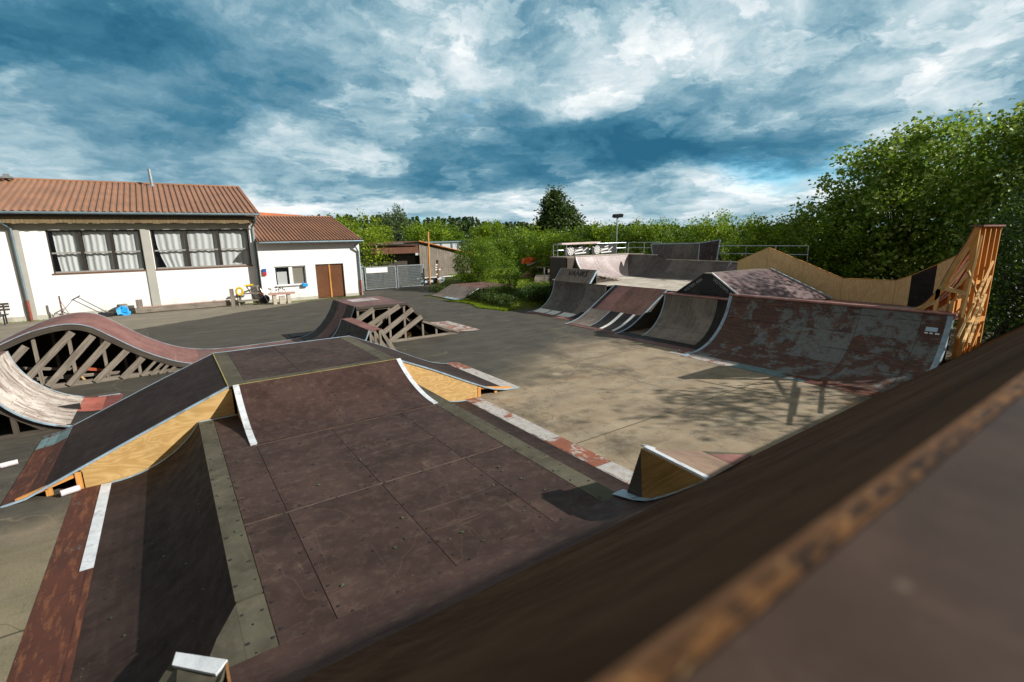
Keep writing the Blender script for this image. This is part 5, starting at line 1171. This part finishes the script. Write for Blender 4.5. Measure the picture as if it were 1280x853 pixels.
MB().poly([(12.7, 36.7, 3.2), (16.75, 36.7, 3.34), (16.75, 41, 3.34), (12.7, 41, 3.2)], .05).poly([(16.75, 36.7, 3.34), (21.7, 36.7, 2.17), (21.7, 41, 2.17), (16.75, 41, 3.34)], .05).build('roof', M['rustsheet'], o)
MB().box(12.9, 21.5, 41, 41.1, 0, 2.1).box(12.9, 13.0, 37.6, 41, 0, 3).build('back_wall', M['timberdark'], o)
MB().box(12.8, 16.7, 36.72, 36.78, 3.08, 3.16).build('front_edge', M['darkframe'], o)
q0, q1 = Y(535, 290, 35), Y(537, 347, 35); q1.z = .1
tag(MB().tube(q1, q0, .065, n=10).build('timber_pole', M['pineorange']), 'tall bare orange timber pole in front of the grey shed', 'pole')
q = Y(548, 357, 33.5)
o = thing('signpost', 'brown wooden post with small white pegs and a dark cap, left of the kicker ramp', 'post', (q.x, 33.5, 0))
MB().box(q.x-.06, q.x+.06, 33.44, 33.56, 0, 1.75).build('post', M['door'], o); MB().tube((q.x, 33.5, 1.75), (q.x, 33.5, 1.95), .09).build('cap', M['black'], o)
g0 = MB()
for z_, s_ in ((1.6, -.12), (1.42, -.15), (1.25, .12), (1.25, -.16), (.9, -.14), (.55, .0), (.6, .14)): g0.obox((q.x+s_, 33.42, z_), (.08, 0, 0), (0, .03, 0), (0, 0, .04))
g0.build('pegs', M['whiteframe'], o)
o = thing('boat_trailer', 'low dark trailer with pale tank parked below the shed wall', 'trailer', (17.5, 35, 0))
MB().beam((15.9, 35.6, .5), (19.2, 35.3, .55), .08, .08).build('frame', M['whiteframe'], o); MB().beam((15.6, 34.6, .05), (16.8, 35.5, .5), .07, .07).build('drawbar', M['timberdark'], o)
MB().tube((16.0, 35.2, .22), (17.0, 35.2, .22), .13, n=12).build('tank', simple('pale_blue_tank', (.35, .45, .52), .5), o); MB().tube((17.7, 35.0, .33), (17.7, 35.15, .33), .3, n=16).build('wheel', M['galv'], o); MB().box(16.8, 19.2, 35.4, 36.2, .3, .5).build('bed', M['black'], o)
# far white building
o = thing('far_warehouse', 'long pale flat-roofed building far behind the shed and hedge', 'building', (34, 60, 0))
MB().box(24, 36.2, 60, 66, 0, 3.0).build('wall', M['farwhite'], o)
for x_ in np.arange(24, 36.5, 1.6): MB().box(x_, x_+.22, 59.93, 59.99, 0, 3.0).build('column', simple('slate_grey_column', (.09, .12, .14), .6) if x_ < 25 else bpy.data.materials['slate_grey_column'], o)
MB().box(23.8, 36.4, 59.8, 66.2, 3.0, 3.14).build('roof', M['zinc'], o)
o = thing('far_house', 'orange tiled roof tip showing behind the annex ridge', 'building', (9, 58, 0)); q = Y(333, 265, 58)
MB().poly([(q.x-3, 58, q.z), (q.x+3.4, 58, q.z-.4), (q.x+3.4, 53, q.z-2.4), (q.x-3, 53, q.z-2.2)], .1).build('roof', M['tileorange'], o); MB().box(q.x-2.8, q.x+3.2, 54, 60, 0, q.z-1.7).build('wall', M['plaster'], o)
# floodlight
qb, qt = Y(770.6, 303, 23), Y(770.8, 272, 23)
o = thing('floodlight', 'slim floodlight mast with one dark lamp head behind the rear bowl', 'floodlight', (qb.x, 23, 0))
MB().tube((qb.x, 23, 0), (qb.x, 23, qt.z), .05, .035, 9).build('mast', M['galv'], o); MB().obox((qt.x, 22.9, qt.z+.1), Vector((.28, -.1, .02)), Vector((.05, .16, .03)), Vector((0, -.03, .10))).build('lamp_head', M['black'], o); MB().beam((qt.x, 23, qt.z-.15), (qt.x+.2, 23, qt.z), .04, .04).build('bracket', M['galv'], o)
p_ = far(790.5, 900); zt_ = hgt(790.5, 275, p_)
o = thing('power_pylon', 'tiny distant lattice power pylon on the horizon', 'pylon', p_)
for sx in (-1, 1): MB().beam((p_.x+sx*2.6, p_.y, 0), (p_.x, p_.y, zt_), .35, .35).build('leg', M['galv'], o)
for k, wd in ((.72, 5), (.83, 6), (.93, 4)): MB().beam((p_.x-wd*.5, p_.y+wd*.6, zt_*k), (p_.x+wd*.5, p_.y-wd*.6, zt_*k), .3, .3).build('crossarm', M['galv'], o)

# ================================================================== GARDEN THINGS
def G(u, v, y): q = Y(u, v, y); return q
o = thing('firewood_pile', 'long heap of pale split firewood below the trees, left of the rear deck', 'firewood', (23, 29.5, .5))
for k in range(58):
    f_ = random.random(); u_ = 650+f_*52; y_ = 29.5+random.uniform(-.3, .4); base = Y(u_, 341, y_); hh = .12+.75*sstep((u_-650)/22)
    c = Vector((base.x, y_, .5+random.random()*hh)); a = random.uniform(-.6, .6)+(1.57 if random.random() < .6 else 0); d_ = Vector((math.cos(a), math.sin(a), random.uniform(-.15, .15)))*.18
    MB().tube(c-d_, c+d_, random.uniform(.06, .12), n=6).build('log', M['logbark'], o)
o = thing('long_table', 'long grey garden table with pale top beside the firewood heap', 'table', (26, 28, .5))
a, b = Y(676, 334, 28), Y(704, 333, 28); MB().box(a.x, b.x, 27.7, 28.5, a.z-.05, a.z).build('tabletop', M['whiteply'], o)
for x_ in (a.x+.2, (a.x+b.x)/2, b.x-.2): MB().box(x_-.05, x_+.05, 27.8, 27.9, .4, a.z-.05).build('leg', M['timber'], o)
MB().box(a.x, b.x, 28.3, 28.35, .5, a.z-.1).build('back_panel', M['timberdark'], o)
tg = G(664, 327, 28.8)
o = thing('board_ramp', 'pale board leaning up over the firewood heap', 'board', (tg.x, 28.8, .8)); a, b = Y(659, 332, 28.8), Y(675, 325.5, 28.8); MB().beam(a, b, .3, .06).beam(b, Y(684, 325.5, 28.8), .3, .05).build('board', M['whiteply'], o); c = Y(676, 325, 28.8)
MB().box(c.x, c.x+.06, 28.75, 28.85, c.z, c.z+.35).box(c.x+.75, c.x+.81, 28.75, 28.85, c.z, c.z+.35).box(c.x, c.x+.85, 28.72, 28.9, c.z+.3, c.z+.36).build('trestle', M['timber'], o)
c = G(661.5, 326, 29.3); mb = MB()
for k in range(12): mb.obox(c+Vector((random.uniform(-.35, .35), random.uniform(-.2, .2), random.uniform(-.1, .12))), Vector((.22, .05, random.uniform(-.05, .05))), Vector((0, .16, 0)), Vector((.03, 0, .12)))
tag(mb.build('orange_tarp', M['orange']), 'bright orange tarpaulin bundle on the firewood heap', 'tarpaulin')
c = G(686, 328, 28.6); tag(MB().obox(c, (.2, 0, .08), (0, .12, 0), (-.05, 0, .1)).build('blue_canister', M['bluecloth']), 'small light blue canister on the garden table', 'canister')
c = G(706, 332, 26.5); tag(MB().obox(c, (.22, 0, 0), (0, .2, 0), (0, 0, .14)).build('blue_crate', M['bluebox']), 'dark blue crate just behind the graffiti wallride', 'crate')
def chair(u, y_, lab):
    c = Y(u, 344, y_); z0 = .45; o = thing('garden_chair', lab, 'chair', (c.x, y_, z0), 'garden chairs by the long table')
    MB().box(c.x-.22, c.x+.22, y_-.22, y_+.22, z0+.42, z0+.46).build('seat', M['greyply2'], o); MB().box(c.x-.22, c.x+.22, y_+.2, y_+.24, z0+.5, z0+.92).build('backrest', M['greyply2'], o)
    for sx in (-.2, .2):
        for sy in (-.2, .2): MB().box(c.x+sx-.02, c.x+sx+.02, y_+sy-.02, y_+sy+.02, z0, z0+.42).build('leg', M['galv'], o)
chair(690.5, 25.6, 'left one of the two grey garden chairs before the long table'); chair(698, 25.3, 'right one of the two grey garden chairs, nearer the wallride')
# little retaining deck + posts left of first quarter
o = thing('garden_terrace', 'low grey concrete terrace edge left of the first quarter pipe', 'terrace', (17, 20.5, 0))
a, b = P(668, 347.5, .85), P(700, 346, .85)
MB().poly([a, b, b+Vector((2.5, 3, 0)), a+Vector((2.5, 3, 0))], .9).build('slab', M['greyply2'], o)
for u_ in (681.3, 693):
    c = P(u_, 350, .85); o = thing('steel_post', ('left' if u_ < 690 else 'right')+' slim grey steel post standing at the terrace edge', 'post', (c.x, c.y, .0)); MB().tube((c.x-.1, c.y-.05, .2), (c.x-.1, c.y-.05, hgt(u_, 335.5, c)), .035).build('post', M['galv'], o); MB().tube((c.x-.1, c.y-.05, hgt(u_, 335.5, c)), (c.x-.1, c.y-.05, hgt(u_, 335.5, c)+.03), .045).build('cap', M['galv'], o)

# ================================================================== VEGETATION
def leaves(name, P_, size, mat, parent, up=.35, asp=.6):
    n = len(P_); N1 = rng.normal(size=(n, 3)); N1[:, 2] = np.abs(N1[:, 2])+up; N1 /= np.linalg.norm(N1, axis=1)[:, None]
    T = rng.normal(size=(n, 3)); T -= (T*N1).sum(1)[:, None]*N1; T /= np.linalg.norm(T, axis=1)[:, None]; B = np.cross(N1, T)
    s = (size*rng.uniform(.6, 1.35, n))[:, None]
    v = np.empty((n, 4, 3)); v[:, 0] = P_-T*s*.5; v[:, 1] = P_+B*s*asp*.5+N1*s*.08; v[:, 2] = P_+T*s*.55; v[:, 3] = P_-B*s*asp*.5+N1*s*.08
    me = bpy.data.meshes.new(name); me.vertices.add(n*4); me.vertices.foreach_set('co', v.reshape(-1))
    me.loops.add(n*4); me.loops.foreach_set('vertex_index', np.arange(n*4, dtype=np.int32)); me.polygons.add(n)
    me.polygons.foreach_set('loop_start', np.arange(0, n*4, 4, dtype=np.int32)); me.polygons.foreach_set('loop_total', np.full(n, 4, dtype=np.int32))
    at = me.attributes.new('tint', 'FLOAT_VECTOR', 'POINT'); r = np.repeat(rng.random((n, 3)), 4, axis=0); at.data.foreach_set('vector', r.reshape(-1))
    me.materials.append(mat); me.update(); me.validate(); return link(name, me, parent)
def crown_pts(lobes, n, clump=.35, kper=26, shell=.62):
    V = np.array([l[3]*l[4]*l[5] for l in lobes])**.72; V = V/V.sum(); out = []; cen = []
    for l, f_ in zip(lobes, V):
        m = max(20, int(n*f_)); k = max(3, m//kper)
        d_ = rng.normal(size=(k, 3)); d_ /= np.linalg.norm(d_, axis=1)[:, None]; r = shell+(1.04-shell)*rng.random(k)**.7; r *= 1+.05*rng.normal(size=k)
        c = np.array(l[:3])+d_*r[:, None]*np.array(l[3:6])
        idx = rng.integers(0, k, m); out.append(c[idx]+rng.normal(size=(m, 3))*clump); cen.append(c)
    return np.concatenate(out), np.concatenate(cen)
def tree(name, label, base, lobes, n, size, mat, cat='tree', group=None, clump=.35, tr=.15, kper=26, shell=.62, limbs=10, asp=.6):
    base = Vector(base); t = thing(name, label, cat, base, group)
    lob = [(base.x+l[0], base.y+l[1], base.z+l[2], *l[3:6]) for l in lobes]
    pts, cen = crown_pts(lob, n, clump, kper, shell); zmin = base.z+.03; pts[:, 2] = np.maximum(pts[:, 2], zmin+rng.random(len(pts))*.1)
    leaves('crown' if cat == 'tree' else 'foliage', pts, size, mat, t, asp=asp)
    zc = np.mean([l[2] for l in lob]); top = Vector((float(np.mean([l[0] for l in lob])), float(np.mean([l[1] for l in lob])), float(zc)))
    mb = MB(); mid = base+(top-base)*.55+Vector((.1, -.08, 0)); mb.tube(base, mid, tr, tr*.75, 8); mb.tube(mid, top, tr*.75, tr*.35, 7)
    sel = cen[rng.choice(len(cen), min(limbs, len(cen)), replace=False)]
    for c in sel:
        c = Vector(c); s0 = base+(top-base)*random.uniform(.35, .9); m_ = s0.lerp(c, .5)+Vector((0, 0, -.12*(c-s0).length)); mb.tube(s0, m_, tr*.32, tr*.2, 6, False); mb.tube(m_, c, tr*.2, tr*.06, 5, False)
    mb.build('trunk' if cat == 'tree' else 'stem', M['bark'], t); return t
def bush(label, u, dist, vb, vt, wpx, n, size, mat, group=None, name='bush', cat='bush', z0=.4, clump=.2, sh=.7, lob=None):
    p = far(u, dist); p.z = z0; ht = hgt(u, vt, p)-z0; w = wpx/FPX*dist/2*1.0
    L = lob or [(0, 0, ht*.5, w, w*.8, ht*.48), (w*.35, -w*.1, ht*.62, w*.55, w*.5, ht*.36), (-w*.4, w*.1, ht*.42, w*.55, w*.5, ht*.38)]
    return tree(name, label, p, L, n, size, mat, cat, group, clump, .05+.01*ht, 24, sh, 7)
# the big whitebeam-like tree on the right and its neighbours
def at_uvd(u, v, dist): d = ray(u, v); n_ = math.hypot(d.x, d.y); return Vector((d.x/n_*dist, d.y/n_*dist, H+d.z/n_*dist))
def pxtree(name, label, ub, dist, blobs, n, size, mat, group=None, **k):
    """blobs: (u, v, ru, rv, ddist) in photo pixels at that distance"""
    b = far(ub, dist); b.z = terr(b.x, b.y)
    L = []
    for (u, v, ru, rv, dd) in blobs:
        c = at_uvd(u, v, dist+dd); s = (dist+dd)/FPX; L.append((c.x-b.x, c.y-b.y, c.z-b.z, ru*s, ru*s*.9, rv*s))
    return tree(name, label, b, L, n, size, mat, 'tree', group, **k)
pxtree('broadleaf_tree', 'big pale-leaved tree with bare twigs showing, filling the sky right of centre', 1125, 31,
       [(1130, 270, 88, 72, 0), (1085, 300, 74, 58, -1), (1180, 222, 58, 54, 0), (1080, 240, 44, 42, 0), (1200, 290, 60, 60, -.5), (1042, 300, 42, 46, -1.5), (1135, 205, 42, 38, .5), (1120, 335, 90, 34, -1)],
       42000, .19, M['leafbig'], clump=.24, tr=.24, kper=42, shell=.45, limbs=70, asp=.75)
pxtree('broadleaf_tree', 'tall dark green tree at the right edge, its crown reaching highest', 1275, 27,
       [(1262, 235, 44, 66, 0), (1300, 245, 60, 76, 0), (1290, 180, 36, 28, 0), (1235, 240, 40, 54, 1), (1330, 300, 80, 90, 0)], 26000, .17, M['leafbig'], clump=.24, tr=.25, kper=42, shell=.5, limbs=20, asp=.75)
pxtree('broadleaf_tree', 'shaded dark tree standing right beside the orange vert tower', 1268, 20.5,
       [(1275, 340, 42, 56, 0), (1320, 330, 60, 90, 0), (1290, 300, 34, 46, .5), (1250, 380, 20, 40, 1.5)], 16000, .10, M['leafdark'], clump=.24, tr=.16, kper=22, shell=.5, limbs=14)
for (x_, y_, h_, r_, lb) in ((24.2, 1.2, 9.2, 2.1, 'tall loose tree outside the right edge, its shadow speckling the mauve slope'), (17.7, -2.3, 8.2, 1.15, 'leafy tree outside the right edge behind the roll-in ramp')):
    tree('broadleaf_tree', lb, (x_, y_, 0), [(0, 0, h_*.62, r_, r_, h_*.34), (r_*.5, .6, h_*.5, r_*.7, r_*.7, h_*.25), (-r_*.5, -.5, h_*.74, r_*.6, r_*.6, h_*.2)], 5000 if x_ > 20 else 2400, .17, M['leaf'], clump=.28, tr=.12)
# hedge row behind the right ramps
hedge = [(1035, 27, 262, 70, 'leaf'), (1000, 29, 262, 80, 'leafbright'), (962, 30, 266, 66, 'leafbright'), (925, 31, 257, 74, 'leafbright'), (888, 32, 263, 60, 'leafbright'), (850, 34, 276, 64, 'leaf'), (818, 35, 275, 56, 'leafbright'), (788, 36, 277, 60, 'leaf'), (757, 36, 276, 54, 'leafbright'), (728, 36, 280, 56, 'leaf'), (700, 37, 288, 60, 'leafbright'), (672, 38, 282, 56, 'leaf')]
hl = ['beside the big pale-leaved tree', 'with a bright crown, second left of the big tree', 'third left of the big tree, rounded', 'tallest and brightest behind the plywood wall', 'bright, behind the upright wallride', 'darker, just left of the upright wallride top', 'bright, behind the railing near the wallride', 'darker, right of the floodlight mast', 'bright, left of the floodlight mast', 'dark, above the left banner panel', 'bright, under the dark conifer', 'darker, above the firewood heap']
for k, (u, d_, vt, wp, mt) in enumerate(hedge):
    w = wp/FPX*d_/2; p = far(u, d_); p.z = .4; ht = hgt(u, vt, p)-.4
    tree('hedge_tree', 'hedge tree '+hl[k], p, [(0, 0, ht*.42, w*1.05, w, ht*.42), (w*.3, 0, ht*.7, w*.7, w*.6, ht*.28), (-w*.4, .3, ht*.62, w*.6, w*.6, ht*.30), (0, .2, ht*.16, w*1.1, w, ht*.2)], 8500, .13, M[mt], 'tree', 'trees of the hedge row behind the ramps', .20, .1, 70, .62, 12)
p = far(697, 74); hb = hgt(697, 237, p)
t_ = [(0, 0, hb*.55, 3.1, 2.8, hb*.22), (1.0, 0, hb*.42, 3.4, 3, hb*.2), (-1.2, 0, hb*.74, 1.7, 1.5, hb*.15), (-.2, 0, hb*.9, 1.3, 1.2, hb*.09), (1.4, -.5, hb*.66, 1.8, 1.6, hb*.12), (-1.8, 0, hb*.5, 1.8, 1.8, hb*.12)]
tree('pine_tree', 'tall dark ragged pine rising above the middle of the hedge', p, t_, 15000, .42, M['leafforest'], clump=.45, tr=.25, kper=40, shell=.3, limbs=16)
mids = [(443, 40, 266, 76, 'leafbright', 'bright green tree right behind the annex'), (497, 85, 258, 44, 'leafpale', 'pale willowy tree above the shed roof'), (470, 60, 279, 40, 'leafbright', 'small bright tree between the annex tree and the willowy one'), (532, 75, 275, 56, 'leafbright', 'round bright tree behind the orange pole'), (560, 95, 283, 40, 'leaf', 'green tree behind the far pale building'), (612, 70, 277, 44, 'leafbright', 'yellow-green tree above the big round bush'), (640, 60, 284, 50, 'leaf', 'mid green tree right of the big round bush'), (665, 55, 284, 44, 'leafbright', 'light green tree left of the dark pine'), (615, 52, 298, 60, 'leaf', 'low green tree right behind the big round bush')]
for u, d_, vt, wp, mt, lb in mids:
    w = wp/FPX*d_/2; p = far(u, d_); ht = hgt(u, vt, p)
    tree('deciduous_tree', lb, p, [(0, 0, ht*.55, w, w, ht*.36), (w*.35, .5, ht*.78, w*.55, w*.55, ht*.2), (-w*.45, -.3, ht*.66, w*.6, w*.6, ht*.22), (0, 0, ht*.25, w*.95, w*.9, ht*.22)], 6500, .16*d_/45+.03, M[mt], clump=.09*w+.08, tr=.18, kper=60, shell=.6)
p = far(595, 34.5); p.z = .3; hb = hgt(595, 298, p)-.3; w = 1.62
tree('round_bush', 'big dense round bush between the shed and the grass', p, [(0, 0, hb*.5, w, w, hb*.48), (.5, .2, hb*.62, w*.6, w*.6, hb*.36), (-.6, -.1, hb*.4, w*.6, w*.6, hb*.38)], 13000, .10, M['leaf'], 'bush', None, .12, .08, 24, .72)
p = P(634, 352, .45); hb = hgt(634, 327, p)-.45
p2 = far(634, 27.5); p2.z = .45; hb = hgt(634, 326.5, p2)-.45
tree('round_bush', 'small clipped ball-shaped bush on the grass', p2, [(0, 0, hb*.5, .52, .52, hb*.48)], 5200, .06, M['leaf'], 'bush', None, .05, .04, 30, .8)
# low hedge along the yard edge
for k, (x0, y0, x1, y1, hh, lb) in enumerate(((14.4, 24.2, 14.2, 20.6, .45, 'low clipped hedge along the yard beside the kicker ramp'), (15.6, 24.3, 15.3, 20.4, .72, 'taller scruffy hedge on the bank above the low clipped one'), (15.2, 20.3, 16.6, 19.5, 1.15, 'dark shaded hedge end next to the first quarter pipe'))):
    L = [((x1-x0)*f_, (y1-y0)*f_, hh*.45, .5, .5, hh*.5) for f_ in np.linspace(0, 1, 8)]
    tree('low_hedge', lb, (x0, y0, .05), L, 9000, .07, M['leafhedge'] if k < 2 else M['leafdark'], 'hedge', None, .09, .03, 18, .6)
# weeds by the post and wall foot
for lb, u_, v_, w_, n_ in (('leafy weeds at the foot of the brown post beside the kicker ramp', 550, 363, .9, 1300), ('leafy weeds left of the kicker ramp top', 572, 356, 1.2, 1800), ('weeds between the kicker ramp and the low hedge', 606, 365, 1.0, 1500)):
    q = P(u_, v_, .1); tree('weed_patch', lb, (q.x, q.y, .02), [(0, 0, .22, w_, w_*.8, .28)], n_, .09, M['leafhedge'], 'plants', None, .1, .01, 12, .3)
# grass tufts
def grassfield(name, label, fn, n, size, mat=None):
    pts = np.array([fn() for _ in range(n)]); N_ = len(pts); a = rng.uniform(0, math.tau, N_); h_ = size*rng.uniform(.5, 1.5, N_); w_ = size*.18
    d_ = np.stack([np.cos(a), np.sin(a), np.zeros(N_)], 1); ln = np.stack([rng.normal(size=N_)*.35, rng.normal(size=N_)*.35, np.ones(N_)], 1)*h_[:, None]
    v = np.empty((N_, 3, 3)); v[:, 0] = pts-d_*w_; v[:, 1] = pts+d_*w_; v[:, 2] = pts+ln
    me = bpy.data.meshes.new(name); me.vertices.add(N_*3); me.vertices.foreach_set('co', v.reshape(-1)); me.loops.add(N_*3); me.loops.foreach_set('vertex_index', np.arange(N_*3, dtype=np.int32))
    me.polygons.add(N_); me.polygons.foreach_set('loop_start', np.arange(0, N_*3, 3, dtype=np.int32)); me.polygons.foreach_set('loop_total', np.full(N_, 3, dtype=np.int32))
    at = me.attributes.new('tint', 'FLOAT_VECTOR', 'POINT'); at.data.foreach_set('vector', np.repeat(rng.random((N_, 3)), 3, axis=0).reshape(-1))
    me.materials.append(mat or M['grass']); me.update(); me.validate(); o = link(name, me); tag(o, label, 'grass', kind='stuff')
def gf():
    while True:
        x, y = random.uniform(13.1, 34), random.uniform(19.5, 40); 
        if y > 24.4 and y < 28.7 and x < 17.6: continue
        if y > 28.6 and x < 17.5+max(0, (y-31))*.3: continue
        return (x, y, terr(x, y)-.01)
grassfield('grass', 'bright green grass on the bank beyond the yard', gf, 60000, .11)
def ge():
    y = random.uniform(19.6, 24.7); x = 13.05+abs(random.gauss(0, .35))+.25*math.sin(y*1.7); return (x, y, 0.0)
grassfield('verge_grass', 'sunlit yellow-green grass edge along the asphalt', ge, 9000, .07)
def gw():
    x = random.uniform(-19, 10); yb_ = 32.27 if x < 4.4 else 31.1; return (x, yb_-abs(random.gauss(0, .12)), 0)
grassfield('wall_weeds', 'thin strip of weeds along the foot of the white walls', gw, 3500, .06)
# fallen leaves on the ramps
lf = []
for _ in range(55):
    x, y = random.uniform(.2, 3.7), random.uniform(3.4, 7.2); lf.append((x, y, ZL+.012))
for _ in range(60): lf.append((random.uniform(4.5, 11), random.uniform(4.5, 12), .01))
for _ in range(14): x = random.uniform(-1.0, 0); lf.append((x, random.uniform(3.5, 8.5), zat(LB, x)+.012))
o = leaves('fallen_leaves', np.array(lf), .035, M['leafpale'], None, up=4); tag(o, 'tiny fallen leaves scattered on the funbox and the concrete', 'leaves', kind='stuff')
db = []
for x_, y0_, y1_, n_ in ((-1.56, 3.2, 9.0, 170), (5.4, 4.2, 9.0, 260), (12.0, 3.6, 8.6, 260), (12.6, 8.7, 12.0, 160), (-2.36, 9.1, 12.0, 160), (13.7, 15, 18.4, 120)):
    for _ in range(n_): db.append((x_+random.gauss(0, .022 if n_ > 300 else .06), random.uniform(y0_, y1_), .012))
for _ in range(500): db.append((random.uniform(-4, 11), random.uniform(3.5, 15), .008))
o = leaves('debris', np.array(db), .012, simple('dry_debris', (.22, .17, .10), .9, 0, .5, 20), None, up=3); tag(o, 'dry grit and seed debris gathered along the ramp feet', 'debris', kind='stuff')
# far forest
def forest():
    out = []; 
    for k in range(520):
        u = random.uniform(300, 1060); d_ = random.uniform(185, 300); p = far(u, d_)
        vt = 271 if u < 480 else (273 if u < 600 else (280 if u < 700 else 283)); vt -= .0; ht = hgt(u, vt, far(u, 235))*d_/235*random.uniform(.90, 1.04)*(1 if d_ > 215 else .9)
        m = 110; zz = rng.random(m)**.75; r = (1-zz)*3.0+.5; a = rng.uniform(0, math.tau, m)
        out.append(np.stack([p.x+np.cos(a)*r*rng.uniform(.5, 1, m), p.y+np.sin(a)*r*rng.uniform(.5, 1, m), ht*(.12+.88*zz)], 1))
    return np.concatenate(out)
o = leaves('far_forest', forest(), 1.3, M['leafforest'], None, up=.1, asp=.75); tag(o, 'dark conifer forest along the horizon', 'forest', kind='stuff')
